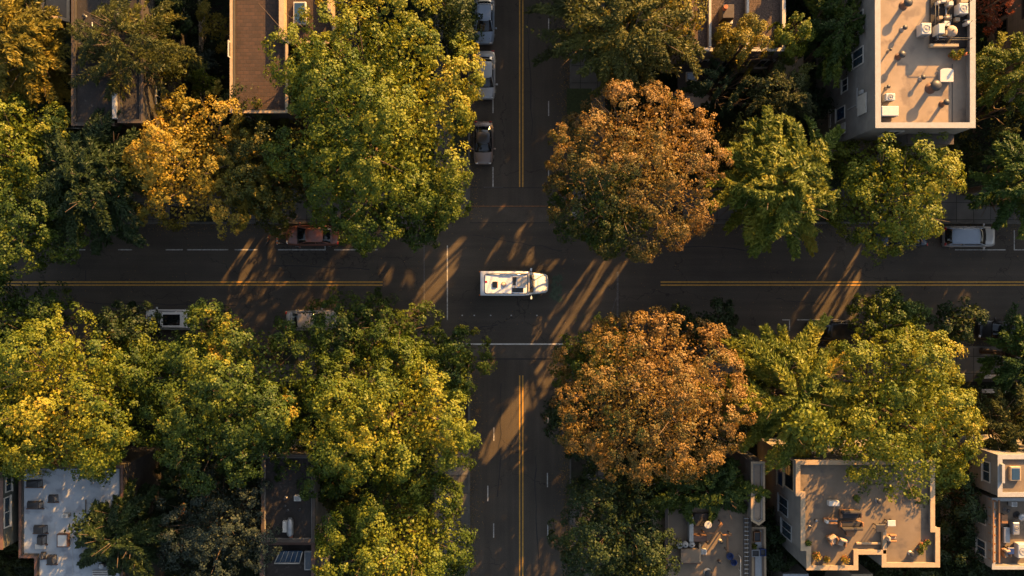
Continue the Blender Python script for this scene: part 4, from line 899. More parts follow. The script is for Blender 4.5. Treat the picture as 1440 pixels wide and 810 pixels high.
# ------------------------------------------------------------------ vehicles
def paint(name,col,metal=.3,rough=.35): 
    MT[name]=mat(name,col,rough,metal=metal,coat=.8,var=.05,scale=2); return MT[name]
paint('silver_paint',(.36,.36,.36)); paint('blue_silver_paint',(.20,.25,.32)); paint('bronze_paint',(.20,.15,.125)); paint('dark_red_paint',(.19,.07,.045)); paint('white_car_paint',(.6,.58,.56),0); paint('black_paint',(.012,.012,.014),.2); paint('navy_paint',(.02,.03,.05),.3); paint('champagne_paint',(.38,.33,.28)); paint('van_white',(.80,.83,.86),0,.4)
def wheel(r,x,y,R=.33,w=.22,s=1):
    m=MB(); prof=[(R*.62,-w/2),(R*.95,-w/2),(R,-w/2+.03),(R,w/2-.03),(R*.95,w/2),(R*.62,w/2)]
    v=[];f=[];n=20
    for rr_,yy in prof:
        for k in range(n): t=6.28318*k/n; v.append((x+rr_*math.cos(t),y+yy,R+rr_*math.sin(t)))
    for i in range(len(prof)): 
        j=(i+1)%len(prof)
        for k in range(n): f.append((i*n+k,i*n+(k+1)%n,j*n+(k+1)%n,j*n+k))
    t_=m.add(v,f,True).build('wheel',MT['tyre'],r)
    q=MB(); q.tube([(x,y-w*.35,R),(x,y+w*.4*s,R)],[R*.6,R*.58],14)
    for k in range(5):
        t=6.28318*k/5; q.tube([(x,y+s*w*.46,R),(x+R*.5*math.cos(t),y+s*w*.44,R+R*.5*math.sin(t))],.03,5)
    q.build('rim',MT['rim'],t_)
def car(px,py,head,label,paintm,L=4.6,W=1.82,H=1.45,style='sedan',roofm=None,sunroof=None,group='cars parked along the kerbs',name='parked_car',roofrack=False):
    x,y=P(px,py,1.0); r=thing(name,label,'car',(x,y,0.0),math.radians(head),group)
    hw=W/2
    # stations: x, half width factor, top z
    if style=='sedan': st=[(-.5,.66,.62),(-.488,.80,.80),(-.46,.90,.92),(-.38,.97,1.0),(-.2,1,1.0),(.05,1,.97),(.2,.995,.95),(.32,.98,.88),(.42,.93,.80),(.47,.86,.72),(.492,.76,.62),(.5,.64,.55)]; cab=(-.36,.24,-.22,.08)
    elif style=='coupe': st=[(-.5,.62,.60),(-.488,.78,.78),(-.45,.9,.88),(-.36,.98,.93),(-.2,1,.93),(.05,.97,.90),(.2,.98,.88),(.34,.97,.80),(.43,.90,.72),(.475,.80,.64),(.492,.7,.58),(.5,.58,.5)]; cab=(-.36,.18,-.20,.02)
    else: st=[(-.5,.74,.7),(-.492,.88,.95),(-.47,.95,1.05),(-.38,.99,1.06),(-.2,1,1.05),(.05,1,1.03),(.2,.995,1.01),(.32,.98,.96),(.42,.94,.88),(.47,.87,.78),(.492,.78,.66),(.5,.66,.58)]; cab=(-.475,.25,-.41,.10)
    rings=[]
    for fx,fw,zt in st:
        X=fx*L; w=hw*fw; zb=.34 if abs(fx)>.47 else .24
        half=[(0,zt+.025),(.45*w,zt+.018),(.78*w,zt-.012),(.93*w,zt-.06),(.985*w,zt-.15),(w,(zt+zb)*.5),(.97*w,zb+.06),(.85*w,zb)]
        rings.append([(X,a,z) for a,z in half]+[(X,0,zb)]+[(X,-a,z) for a,z in half[:0:-1]])
    body=MB().loft(rings).build('body',paintm,r)
    for sx in (-.305,.31):
        for s in (-1,1): wheel(r,sx*L,s*(hw-.115),.33 if style!='suv' else .36,.22,s)
    # greenhouse
    xr0,xf0,xr1,xf1=[c*L for c in cab]; zb=.93 if style=='coupe' else (.96 if style=='sedan' else 1.02); zt=H-.05; wb=hw*.86; wt=hw*.66 if style!='suv' else hw*.72
    def fr(z,e=0):
        t=(z-zb)/(zt-zb); return xr0+(xr1-xr0)*t,xf0+(xf1-xf0)*t,wb+(wt-wb)*t
    rg_=[]
    for z in (zb-.06,zb+.02,zb+(zt-zb)*.5,zt):
        a,b,w=fr(z); bulge=.13*(1 if z<zt else .8)
        ring_=[(b+bulge*(1-u*u)-.0,w*u,z) for u in (-.92,-.5,0,.5,.92)]+[(a-bulge*.6*(1-u*u),w*u,z) for u in (.92,.5,0,-.5,-.92)]
        rg_.append(ring_)
    MB().loft(rg_,smooth=True).build('windows',MT['glass'],r)
    # roof: painted, rounded, with A/C pillars
    a,b,w=fr(zt); rm=roofm or paintm
    rr_=[]
    for (z,i) in ((zt-.02,-.01),(zt+.02,-.012),(zt+.045,.06),(zt+.055,.25)):
        rr_.append([(b-i+.10*(1-u*u),(w-i+.02)*u,z) for u in (-1,-.55,0,.55,1)]+[(a+i-.07*(1-u*u),(w-i+.02)*u,z) for u in (1,.55,0,-.55,-1)])
    rf=MB().loft(rr_).build('roof',rm,r)
    for s in (-1,1):
        p=MB(); p.tube([(xf0+.02,s*wb*.93,zb-.02),(xf1+.02,s*wt*.98,zt)],.045,6); p.tube([(xr0,s*wb*.93,zb-.02),(xr1,s*wt*.98,zt)],.055,6)
        xm=(xf1*.45+xr1*.55); p.tube([(xm,s*wb*1.0,zb-.03),(xm,s*wt*1.01,zt)],.035,6)
        p.tube([(xf0-.1,s*wb*1.01,zb+.0),(xr0+.1,s*wb*1.01,zb+.0)],.03,6)
        p.build('window_frame',rm,r)
    # bonnet shut lines, boot line
    g=MB(); X=.215*L; 
    zc=lambda fx: np.interp(fx,[q[0] for q in st],[q[2] for q in st])
    wc=lambda fx: hw*np.interp(fx,[q[0] for q in st],[q[1] for q in st])
    for s in (-1,1):
        g.tube([(fx*L,s*wc(fx)*.76,zc(fx)+.006) for fx in (.27,.34,.42,.465)],.009,4)
        g.tube([(fx*L,s*wc(fx)*.990,zc(fx)-.16) for fx in (-.38,-.1,.1,.3)],.008,4)
    if style!='suv': g.tube([(-.385*L,-wc(-.4)*.75,zc(-.385)+.012),(-.39*L,0,zc(-.385)+.028),(-.385*L,wc(-.4)*.75,zc(-.385)+.012)],.009,4)
    g.build('shut_line',MT['plastic'],r)
    # wipers
    MB().tube([(xf0+.13,.1,zb+.03),(xf0+.02,.55*hw,zb+.05)],.012,4).tube([(xf0+.13,-.4*hw,zb+.03),(xf0+.06,.1*hw,zb+.06)],.012,4).build('wiper',MT['plastic'],r)
    for s in (-1,1):
        m=MB(); X=xf0-.12; m.tube([(X,s*(hw-.06),zb+.02),(X+.02,s*(hw+.09),zb+.06)],[.03,.025],6); m.box(X-.06,X+.09,s*(hw+.03),s*(hw+.20),zb-.01,zb+.12,.03); m.build('wing_mirror',paintm,r)
        q=MB(); w_=hw*.80; q.loft([[(.462*L,s*w_*a,z) for a,z in ((.62,.66),(.98,.64),(1.0,.74),(.66,.775))],[(.489*L,s*w_*a*.93,z) for a,z in ((.62,.60),(.98,.60),(.99,.68),(.66,.70))]]); q.build('headlight',MT['lamp'],r)
        zt_=.86 if style!='suv' else .98; q=MB(); q.box(-.497*L,-.47*L,s*hw*.58,s*hw*.86,zt_-.16,zt_+.03 if style!='suv' else zt_+.05,.03); q.build('tail_light',MT['redlens'],r)
    m=MB(); m.box(-.508*L,-.49*L,-hw*.6,hw*.6,.36,.5,.03); m.box(.49*L,.507*L,-hw*.55,hw*.55,.3,.42,.02); m.build('bumper_trim',MT['plastic'],r)
    if sunroof:
        MB().box(xr1+.25*(xf1-xr1),xr1+.92*(xf1-xr1),-wt*.72,wt*.72,zt+.058,zt+.066,.003).build('sunroof',MT['glass'],rf)
    if roofrack:
        m=MB()
        for s in (-1,1): m.tube([(xr1+.1,s*wt*.88,zt+.02),(xr1+.2,s*wt*.88,zt+.1),(xf1-.2,s*wt*.88,zt+.1),(xf1-.1,s*wt*.88,zt+.02)],.018,5)
        m.build('roof_rail',MT['chrome'],rf)
    return r
car(1366,332.5,0,'silver estate car with a bluish roof parked alone at the right',MT['silver_paint'],4.55,1.84,1.52,'suv',MT['blue_silver_paint'])
car(1270,333,180,'dark blue car almost hidden under the yellow green tree',MT['navy_paint'],4.5,1.8,1.45)
car(1174,465,180,'black car parked below the short white bay line, partly under leaves',MT['black_paint'],4.6,1.82,1.5,'suv')
car(1415,464,180,'black car in deep shade near the right edge, half under a tree',MT['black_paint'],4.5,1.8,1.45)
car(438,331,180,'dark red car with bronze bonnet by the bay line left of the junction',MT['dark_red_paint'],4.65,1.82,1.45,'sedan')
car(237,449.5,180,'white hatchback with a black glass roof on the lower left kerb',MT['white_car_paint'],4.3,1.8,1.55,'suv',sunroof=True)
car(437,450.5,0,'champagne car whose front half shows beside the lower left trees',MT['champagne_paint'],4.5,1.8,1.45,'sedan')
car(681,24,270,'blue silver car at the top of the narrow street',MT['blue_silver_paint'],4.5,1.8,1.45,'sedan')
car(682.5,104,270,'silver car in the middle of three on the narrow street',MT['silver_paint'],4.2,1.78,1.45,'sedan')
car(679.5,200,270,'dark bronze coupe nearest the junction on the narrow street',MT['bronze_paint'],3.75,1.78,1.32,'coupe',MT['black_paint'])

# --- white van in the middle of the junction
vx,vy=P(723.5,398.5,2.4)
V=thing('camper_van','white boxy camper van crossing the middle of the junction','van',(vx,vy,0.0))
S=lambda px:(px-723.5)/16.6; T=lambda py:(398.5-py)/16.6       # photo pixels to metres on the van's roof
hwv=T(381.2); WV=MT['van_white']
def vring(X,w,zt,zb,rnd=.10,crown=.03):
    h_=[(0,zt+crown),(w*.6,zt+crown*.7),(w-rnd*1.2,zt),(w-rnd*.35,zt-rnd*.3),(w,zt-rnd*1.2),(w,(zt+zb)/2),(w*.985,zb+.05),(w*.93,zb)]
    return [(X,a,z) for a,z in h_]+[(X,0,zb)]+[(X,-a,z) for a,z in h_[:0:-1]]
yc=T(398.6)
MB().loft([vring(S(675.6),hwv-.05,2.78,.5),vring(S(676.2),hwv,2.84,.45),vring(S(700),hwv,2.85,.4),vring(S(735),hwv,2.85,.4),vring(S(742.5),hwv-.03,2.83,.4),vring(S(744.5),hwv-.06,2.74,.4)]).build('body',WV,V)
# cab: bonnet and nose
cab_=[vring(S(744.6),hwv-.09,2.10,.4,.2),vring(S(749),hwv-.11,1.62,.4,.2),vring(S(752),hwv-.12,1.36,.38,.16),vring(S(758),hwv-.14,1.28,.36,.16),vring(S(764.5),hwv-.18,1.14,.36,.16),vring(S(768.5),hwv-.26,.98,.38,.16),vring(S(770.6),hwv-.40,.82,.42,.12),vring(S(771.6),hwv-.62,.68,.48,.08)]
MB().loft(cab_).build('cab',WV,V)
# windscreen
g=MB(); a=[]; 
for u in (-1,-.5,0,.5,1): a.append((S(750.6)+.12*(1-u*u),u*(hwv-.30),1.52))
b_=[(S(745.0)+.10*(1-u*u),u*(hwv-.34),2.18) for u in (-1,-.5,0,.5,1)]
g.loft([[p for p in a]+[(p[0]-.05,p[1],p[2]-.02) for p in a[::-1]],[p for p in b_]+[(p[0]-.05,p[1],p[2]-.02) for p in b_[::-1]]]).build('windscreen',MT['glassblue'],V)
m=MB()
for u in (-.33,.33): m.tube([(S(751.2)+.1,u*(hwv-.3),1.53),(S(745.8)+.09,u*(hwv-.3),2.19)],.016,5)
m.tube([(S(748.6),-(hwv-.36),1.84),(S(749.1)+.08,0,1.84),(S(748.6),(hwv-.36),1.84)],.014,5); m.build('windscreen_divider',MT['trim_grey'],V)
MB().box(S(742.6),S(744.4),-(hwv-.14),hwv-.14,2.86,2.91,.02).build('roof_trim',MT['trim_white'],V)
MB().box(S(743.4),S(749.5),T(411.3),T(404.8),2.25,2.30,.02).build('sun_visor',MT['plastic'],V)
# raised rim round the roof with dark gasket
def rrect(x0,x1,y0,y1,r_,n=5):
    o=[]
    for cx_,cy_,s in ((x1-r_,y1-r_,0),(x0+r_,y1-r_,1),(x0+r_,y0+r_,2),(x1-r_,y0+r_,3)):
        for k in range(n+1): t=math.pi/2*(s+k/n); o.append((cx_+r_*math.cos(t),cy_+r_*math.sin(t)))
    return o
O=rrect(S(681.3),S(742.0),T(413.7),T(384.6),.22)
MB().ring(O,offset(O,.06),2.845,2.895).build('gasket',MT['plastic'],V)
RP=MB().prism(offset(O,.064),2.84,2.915); rp=RP.build('roof_panel',WV,V)
def roofbit(x0,x1,y0,y1,z0,z1,name,m,bev=.01,par=None): return MB().box(S(x0),S(x1),T(y1),T(y0),z0,z1,bev).build(name,MT[m],par or V)
hp=MB().prism(rrect(S(692.5),S(699.3),T(404.7),T(395.9),.1),2.918,2.985).build('roof_hatch',MT['plastic'],V); MB().prism(rrect(S(693.8),S(698),T(403.2),T(397.4),.06),2.987,2.995).build('pane',MT['glass'],hp)
MB().box(S(699.5),S(700.2),T(404.5),T(396.2),2.918,2.96,.004).build('hatch_seal',MT['orangelens'],V)
cxv,cyv=S(708.2),T(400.4)
MB().lathe(cxv,cyv,[(.17,2.918),(.19,2.96),(.14,3.0),(.03,3.01)],18).build('roof_dome',MT['trim_white'],V)
MB().tube([(cxv+.22*math.cos(t),cyv+.22*math.sin(t),2.925) for t in [5.2*k/18-1.9 for k in range(19)]],.02,5).build('ring_mark',MT['redlens'],V)
MB().box(S(682.3),S(685.5),T(397.6),T(395),2.918,2.94,.004).build('red_marker',MT['redlens'],V)
MB().prism([(S(721.2),T(400.9)),(S(725.2),T(400.9)),(S(726.8),T(389.4)),(S(721.2),T(389.4))],2.918,2.95).build('roof_window',MT['glass'],V)
MB().prism(rrect(S(720),S(736),T(411),T(404.8),.05),2.918,2.95).build('roof_window',MT['glass'],V)
roofbit(727.4,740.5,389.2,403.0,2.918,2.97,'solar_panel','acwhite'); roofbit(722.6,726.0,400.9,404.4,2.918,2.935,'roof_patch','trim_white')
m=MB()
for k in range(1,5): m.box(S(727.4)+k*.157,S(727.4)+k*.157+.012,T(402.6),T(389.6),2.972,2.976)
m.build('panel_seam',MT['trim_grey'],V)
MB().box(S(720.2),S(720.9),T(412.5),T(385.8),2.918,2.945,.004).build('roof_seam',MT['trim_grey'],V)
MB().tube([(S(684),T(386.0),2.93),(S(700),T(387),2.95),(S(720),T(386.0),2.96),(S(740),T(386.4),2.95)],.03,6).build('awning_rail',MT['chrome'],V)
MB().box(S(703),S(719.5),T(387.9),T(385.6),2.92,3.0,.02).build('awning_box',MT['chrome'],V)
for py_,s in ((383.2,1),(414.6,-1)):
    pass
for (s,py_) in ((1,380.5),(-1,417.5)):
    y_=T(py_); m=MB(); X=S(747.0); m.tube([(X,y_-s*.28,1.75),(X+.03,y_+s*.02,1.85)],.03,6); m.box(X-.07,X+.09,y_-s*.02,y_+s*.22,1.68,2.02,.03); m.build('wing_mirror',WV,V)
    q=MB(); q.loft([[(S(765.5),s*(hwv-.30)*a,z) for a,z in ((.74,.85),(.98,.83),(.98,.99),(.76,1.02))],[(S(769.6),s*(hwv-.34)*a,z) for a,z in ((.72,.8),(.95,.79),(.95,.9),(.74,.93))]]); q.build('headlight',MT['lamp'],V)
    MB().box(S(674.6),S(675.9),s*(hwv-.18)-.09,s*(hwv-.18)+.09,1.0,1.35,.03).build('tail_light',MT['redlens'],V)
    MB().box(S(673.6),S(675.8),s*(hwv-.05)-.05,s*(hwv-.05)+.05,2.5,2.62,.02).build('marker_lamp',MT['orangelens'],V)
    MB().tube([(S(755),s*(hwv-.13),1.22),(S(760),s*(hwv-.16),1.22),(S(765),s*(hwv-.22),1.1)],.012,4).build('shut_line',MT['plastic'],V)
MB().tube([(S(757),u*(hwv-.4),1.34-.04*abs(u)) for u in (-1,-.5,0,.5,1)],.01,4).build('bonnet_line',MT['plastic'],V)
MB().box(S(674.2),S(675.5),-.1,.1,2.2,2.3,.02).build('door_handle',MT['dark'],V)
MB().loft([[(S(767.5),s_*(hwv-.2),z) for s_,z in ((-1,.35),(1,.35),(1,.62),(-1,.62))],[(S(771.2),s_*(hwv-.36),z) for s_,z in ((-1,.38),(1,.38),(1,.6),(-1,.6))],[(S(772.4),s_*(hwv-.66),z) for s_,z in ((-1,.4),(1,.4),(1,.58),(-1,.58))]]).build('bumper',WV,V)
MB().box(S(673.8),S(675.5),-(hwv-.1),hwv-.1,.42,.6,.03).build('rear_bumper',MT['trim_grey'],V)
for sx in (S(689),S(758)):
    for s in (-1,1): wheel(V,sx,s*(hwv-.2),.37,.24,s)

# --- bicycle and striped barrier by the dark red car
def bicycle(px,py,rz,label):
    r=thing('bicycle',label,'bicycle',(*P(px,py,.5),.0),rz)
    for X in (-.52,.52):
        w=MB().tube([(X+.33*math.cos(t),0,.34+.33*math.sin(t)) for t in [6.2832*k/24 for k in range(25)]],.022,6).build('wheel',MT['tyre'],r)
        m=MB(); 
        for k in range(8): t=math.pi*k/8; m.tube([(X-.31*math.cos(t),0,.34-.31*math.sin(t)),(X+.31*math.cos(t),0,.34+.31*math.sin(t))],.004,4)
        m.build('spokes',MT['chrome'],w)
    MB().tube([(-.52,0,.34),(-.05,0,.30),(.36,0,.78),(-.16,0,.78),(-.05,0,.30)],.022,6).tube([(-.16,0,.78),(-.52,0,.34)],.016,6).tube([(.34,0,.86),(.52,0,.34)],.02,6).build('frame',MT['orangelens'],r)
    MB().tube([(.30,-.28,.98),(.36,-.14,.96),(.34,0,.9),(.36,.14,.96),(.30,.28,.98)],.018,6).build('handlebar',MT['chrome'],r)
    MB().box(-.30,-.06,-.07,.07,.86,.92,.03).build('saddle',MT['plastic'],r); return r
bicycle(379,333,math.radians(62),'orange bicycle leaning by the striped barrier left of the red car')
r=thing('barrier','orange and white striped barrier standing left of the dark red car','barrier',(*P(389.5,331,.9),.0),math.radians(90))
MB().box(-.8,.8,-.03,.03,.72,.95,.01).build('board',MT['trim_white'],r)
m=MB()
for k in range(5): m.box(-.72+k*.33,-.57+k*.33,-.04,.04,.715,.957)
m.build('stripe',MT['orangelens'],r)
for s in (-1,1): MB().tube([(s*.65,-.28,0),(s*.65,0,.72)],.025,6).tube([(s*.65,.28,0),(s*.65,0,.72)],.025,6).build('leg',MT['steel'],r)
x,y=P(478,342,.7); r=thing('parking_meter','slim parking meter right of the dark red car','parking meter',(*P(479,311,.5),.12)); MB().lathe(0,0,[(.1,0),(.09,.03),(.035,.05),(.03,1.1)],10).build('post',MT['steel'],r); MB().box(-.1,.1,-.07,.07,1.1,1.42,.05).build('head',MT['dark'],r)
def bin_(px,py,label,m='dark'):
    r=thing('litter_bin',label,'bin',(*P(px,py,.6),.12)); MB().lathe(0,0,[(.22,0),(.27,.8),(.29,.82)],14).build('drum',MT[m],r); MB().lathe(0,0,[(.3,.822),(.26,.92),(.12,.97),(.02,.98)],14).build('lid',MT['steel'],r)
bin_(806,302,'dark litter bin at the upper right corner of the junction')
# ------------------------------------------------------------------ trees
S_='spray'
tree(527,170,142,186,17.0,'yellow','largest tree of all, broad yellow green maple left of the narrow street',seed=1,nl=26,lobe=.33,grad=(.1,.55,.20),rs=.6)
tree(268,232,104,100,13,'golden','feathery golden tree left of the largest maple',seed=2,nl=22,lobe=.30,var=.26,leaf=.24,rs=.5,clf=6.5,bias=.10)
tree(352,245,50,62,11.5,'golden','smaller dull golden tree wedged between the feathery golden tree and the maple',S_,seed=72,leaf=.36,dens=1.6,bias=-.08)
tree(140,255,86,92,13,'dark','dark green feathery tree between the golden tree and the left edge trees',S_,seed=3,dens=1.3,leaf=.40)
tree(25,215,96,80,13.5,'yellow','yellow green tree at the left edge above the wide street',seed=4,nl=14)
tree(38,315,105,66,11.5,'green','green tree with its crown over the upper left kerb at the left edge',seed=41,nl=12)
tree(30,62,70,86,13.0,'golden','olive golden tree in the top left corner',S_,seed=5,leaf=.44)
tree(190,75,76,70,14.5,'olive','loose conifer leaning over the dark flat roof, top left','spray',base=(262,92),seed=6,leaf=.36,dens=.75,droop=.4,asp=.26)
tree(305,38,23,25,6.0,'golden','small round orange tinted tree beside the brown shingle roof',seed=7,rs=.4,leaf=.2)
tree(286,85,21,19,4.5,'blue','small blue green shrub under the orange tinted tree',seed=8,rs=.35,leaf=.2,name='shrub',cat='shrub')
tree(290,118,26,19,5.0,'yellow','small yellow shrub above the feathery golden tree',seed=9,rs=.35,leaf=.2,name='shrub',cat='shrub')
tree(385,245,60,84,11.0,'olive','olive tree with orange patches between the golden tree and the maple',seed=10,patch=.35,nl=11)
tree(140,160,22,14,4,'red','low orange red shrub at the lower edge of the dark roof',seed=11,rs=.3,leaf=.18,name='shrub',cat='shrub')
tree(640,28,40,46,11.0,'dark','dark green tree at the top left of the narrow street',seed=12)
tree(875,52,108,82,14.0,'olive','wide olive tree at the top right of the narrow street',S_,seed=13,dens=1.5,leaf=.34,sweep=.7)
tree(905,22,80,50,13.0,'golden','golden tree behind the wide olive one at the top edge',seed=131,nl=10)
tree(893,242,124,124,15.5,'brown','upper of the two large copper brown round trees',seed=14,nl=80,lobe=.15,var=.06,rs=.5,leaf=.22,clf=8.0,per=64,inner=.25,grad=(.6,.45,.26))
tree(848,300,70,58,9.0,'green','green tree showing under the upper copper tree by the junction',base=(862,300),seed=15)
tree(1041,66,38,33,12,'golden','small golden tree in front of the row house',base=(1012,116),hd=.26,dens=5,nl=16,lobe=.3,var=.05,seed=16,rs=.45,leaf=.2)
tree(1105,58,28,28,11.5,'yellow','small yellow tree at the right end of the row house',base=(1070,116),hd=.26,dens=5,nl=16,lobe=.3,var=.05,seed=17,rs=.4,leaf=.2)
tree(1010,128,44,38,9.0,'dark','dark olive tree below the row house, left of two',S_,seed=18,leaf=.34)
tree(1092,138,48,46,11,'olive','sparse olive tree below the row house, right of two',S_,seed=19,leaf=.32,dens=.7)
tree(1172,45,38,68,12.0,'green','green tree against the left wall of the grey apartment block',S_,base=(1122,100),seed=20,leaf=.34,dens=1.2)
tree(1138,150,26,24,6.0,'dark','dark low tree at the foot of the apartment block wall',S_,base=(1118,160),seed=21,leaf=.3)
tree(1088,262,82,88,14.5,'yellow','bright green drooping tree right of the upper copper tree',S_,seed=22,leaf=.44,sweep=.9,dens=1.5,bias=.08)
tree(1246,266,90,88,14,'yellow','yellow green tree below the apartment block beside the wide street',seed=23,nl=20,lobe=.34,base=(1205,288))
tree(1030,205,34,36,8.0,'olive','small olive tree squeezed right of the upper copper crown',seed=24)
tree(1410,112,54,54,12.0,'yellow','yellow tree right of the apartment block',S_,seed=25,leaf=.36,dens=1.2)
tree(1382,14,22,26,11.0,'red','red orange tree between the apartment block and the tan facade',seed=26,rs=.45,leaf=.2)
tree(1390,160,40,36,9.0,'olive','olive tree with orange tips under the yellow tree at the right',seed=27,patch=.3)
tree(1428,255,56,62,12.5,'willow','drooping green tree at the right edge above the parked estate car',S_,seed=28,leaf=.42,sweep=.9)
tree(1360,222,30,24,4.5,'dark','low dark shrub beside the yellow green tree at the right',seed=29,rs=.35,name='shrub',cat='shrub')
tree(592,285,66,62,11.5,'green','green tree at the upper left junction corner, merging into the largest maple',seed=30,base=(612,272),nl=12)
# lower half
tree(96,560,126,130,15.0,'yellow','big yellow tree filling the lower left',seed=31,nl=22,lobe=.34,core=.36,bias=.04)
tree(222,520,52,62,10.5,'green','green tree filling the space between the big yellow tree and the large green tree',seed=70)
tree(368,152,46,26,11.5,'olive','small olive tree over the lower end of the brown shingle roof',seed=71,base=(380,200),dens=2,nl=9)
tree(20,455,80,60,10.0,'green','green tree at the left edge just below the wide street',seed=32)
tree(-10,620,60,70,12,'green','green tree cut by the left edge below the yellow tree',seed=33)
tree(326,556,118,130,14.5,'green','large green tree in the middle of the lower left row',seed=34,nl=24,lobe=.32,patch=.3)
tree(188,462,44,40,9.0,'dark','dark low tree between the yellow and the green tree at the kerb',seed=35)
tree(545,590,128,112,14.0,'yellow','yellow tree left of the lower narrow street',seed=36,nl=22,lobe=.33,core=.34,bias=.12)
tree(535,480,108,52,9.5,'green','green tree along the lower kerb left of the junction',seed=37,base=(540,500),nl=12)
tree(635,505,46,44,8.0,'green','small green tree on the lower left junction corner',seed=38,base=(642,512))
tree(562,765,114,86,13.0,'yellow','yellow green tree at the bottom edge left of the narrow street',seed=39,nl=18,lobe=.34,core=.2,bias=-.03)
tree(455,655,60,40,9,'green','green tree behind the near black roof',seed=40)
tree(312,735,88,80,11.0,'blue','blue green tree with a few orange sprigs at the bottom left',seed=42,nl=16,patch=.3,rs=.5,leaf=.22)
tree(182,745,64,58,12.5,'dark','dark conifer beside the white roof',style='spray',seed=43,leaf=.4,droop=.35,dens=1.8,base=(226,712))
tree(12,772,34,32,5.5,'olive','olive tree in the bottom left corner beside the white roof',S_,seed=44,base=(20,775))
tree(917,557,138,122,15.5,'brown','lower of the two large copper brown round trees',seed=45,nl=85,lobe=.15,var=.06,rs=.5,leaf=.22,clf=8.0,per=64,inner=.25,grad=(.4,.35,.12))
tree(840,500,62,50,9.0,'green','green tree peeping out left of the lower copper tree',seed=46,base=(852,505))
tree(820,600,46,60,9.0,'dark','dark tree added for shade under the left side of the lower copper tree',seed=461,base=(835,600))  # understory tree added to keep the low sun off the lower street
tree(865,740,84,96,12.0,'dark','dark green tree at the bottom right of the narrow street',seed=47,nl=16,patch=.2)
tree(985,682,72,50,10.5,'green','layered green tree below the lower copper tree',S_,seed=48,leaf=.44,sweep=.9,dens=1.3)
tree(1108,552,88,98,14,'yellow','yellow green tree right of the lower copper tree',S_,seed=49,leaf=.40,dens=1.6,bias=.2)
tree(1255,592,118,136,15.5,'yellow','large yellow green tree overhanging the tan roof terrace',seed=50,bias=.1,nl=34,lobe=.27,rs=.55,leaf=.25,clf=8,base=(1200,545))
tree(1250,455,62,42,7.5,'green','green tree along the lower right kerb',seed=51,base=(1230,500))
tree(1340,455,36,32,6.5,'dark','small dark round tree standing at the lower right kerb',seed=52,base=(1322,492))
tree(995,458,56,26,6.5,'dark','low dark tree between the lower copper tree and the wide street',seed=53,base=(985,497))
tree(1432,500,52,54,9.0,'willow','drooping green tree at the right edge below the wide street',S_,seed=54,leaf=.36)
tree(1412,600,48,52,9.5,'olive','olive tree above the blocks at the lower right edge',S_,seed=55,leaf=.32)
tree(1348,700,40,60,8.0,'dark','dark tree between the roof terrace and the right edge blocks',seed=56)
tree(1345,780,46,42,7.0,'dark','dark shrub below the roof terrace corner',seed=57,name='shrub',cat='shrub')
tree(1280,812,52,26,6.0,'dark','dark shrub under the lower parapet of the terrace',seed=58,name='shrub',cat='shrub')
tree(1082,760,26,60,6.0,'dark','narrow dark tree between the lean-to and the tan block',seed=59,rs=.4)
tree(938,790,22,40,6.5,'golden','small tree with orange leaves left of the cluttered roof',seed=60,rs=.4,leaf=.2)
tree(475,690,26,30,6,'olive','small olive tree beside the timber deck',seed=61,rs=.4)
tree(245,690,30,36,7,'dark','dark narrow tree by the fence right of the white roof',seed=62,rs=.4)
tree(240,20,40,36,7.5,'dark','dark tree between the two top left houses',seed=63)
tree(85,130,26,36,6,'dark','dark low tree left of the dark flat roof',seed=64,rs=.4)

# unseen street trees beyond the frame, added mostly up-sun to shade the ground
g=np.random.default_rng(99); cc=[]
def unseen_tree(x,y,R,H,n=2600):
    u=unit(g.normal(size=(n,3))); u[:,2]=np.abs(u[:,2])*1.1-.25; r=g.uniform(.7,1.05,n)[:,None]
    cc.append(np.array([x,y,H*.58])+u*r*np.array([R,R,H*.40]))
for yy in (31,39,47,56): 
    for xx in range(-48,92,8):
        if X0-1<xx+.5*(yy-31)*0<X1+1 and False: continue
        unseen_tree(xx+g.uniform(-2,2),yy+g.uniform(-2,2),g.uniform(4.2,5.2),g.uniform(11.5,14.5))
for xx in (51,60,69,78):
    for yy in (-26,-18,-9,9,17,25): unseen_tree(xx+g.uniform(-2,2),yy+g.uniform(-1.5,1.5),g.uniform(4,5),g.uniform(11.5,14))
for xx in (-52,-60):
    for yy in (-22,-12,10,20): unseen_tree(xx,yy,5,12)
for xx in range(-48,60,9):
    if not(-6<xx<8): unseen_tree(xx,-32,5,12)
c=np.concatenate(cc); n=len(c)
shade_wood_c=c[~in_gap(c,.4)]
leaf_mesh('shade_wood',c,g.normal(0,.6,(n,3))+[0,0,.6],g.normal(size=(n,3)),g.uniform(.5,.9,n),g.uniform(.35,.6,n),g.uniform(.2,.8,n),LM['green'])
tag(bpy.data.objects['shade_wood'],'mass of unseen street trees added beyond the frame for shade','wood',None,'stuff')

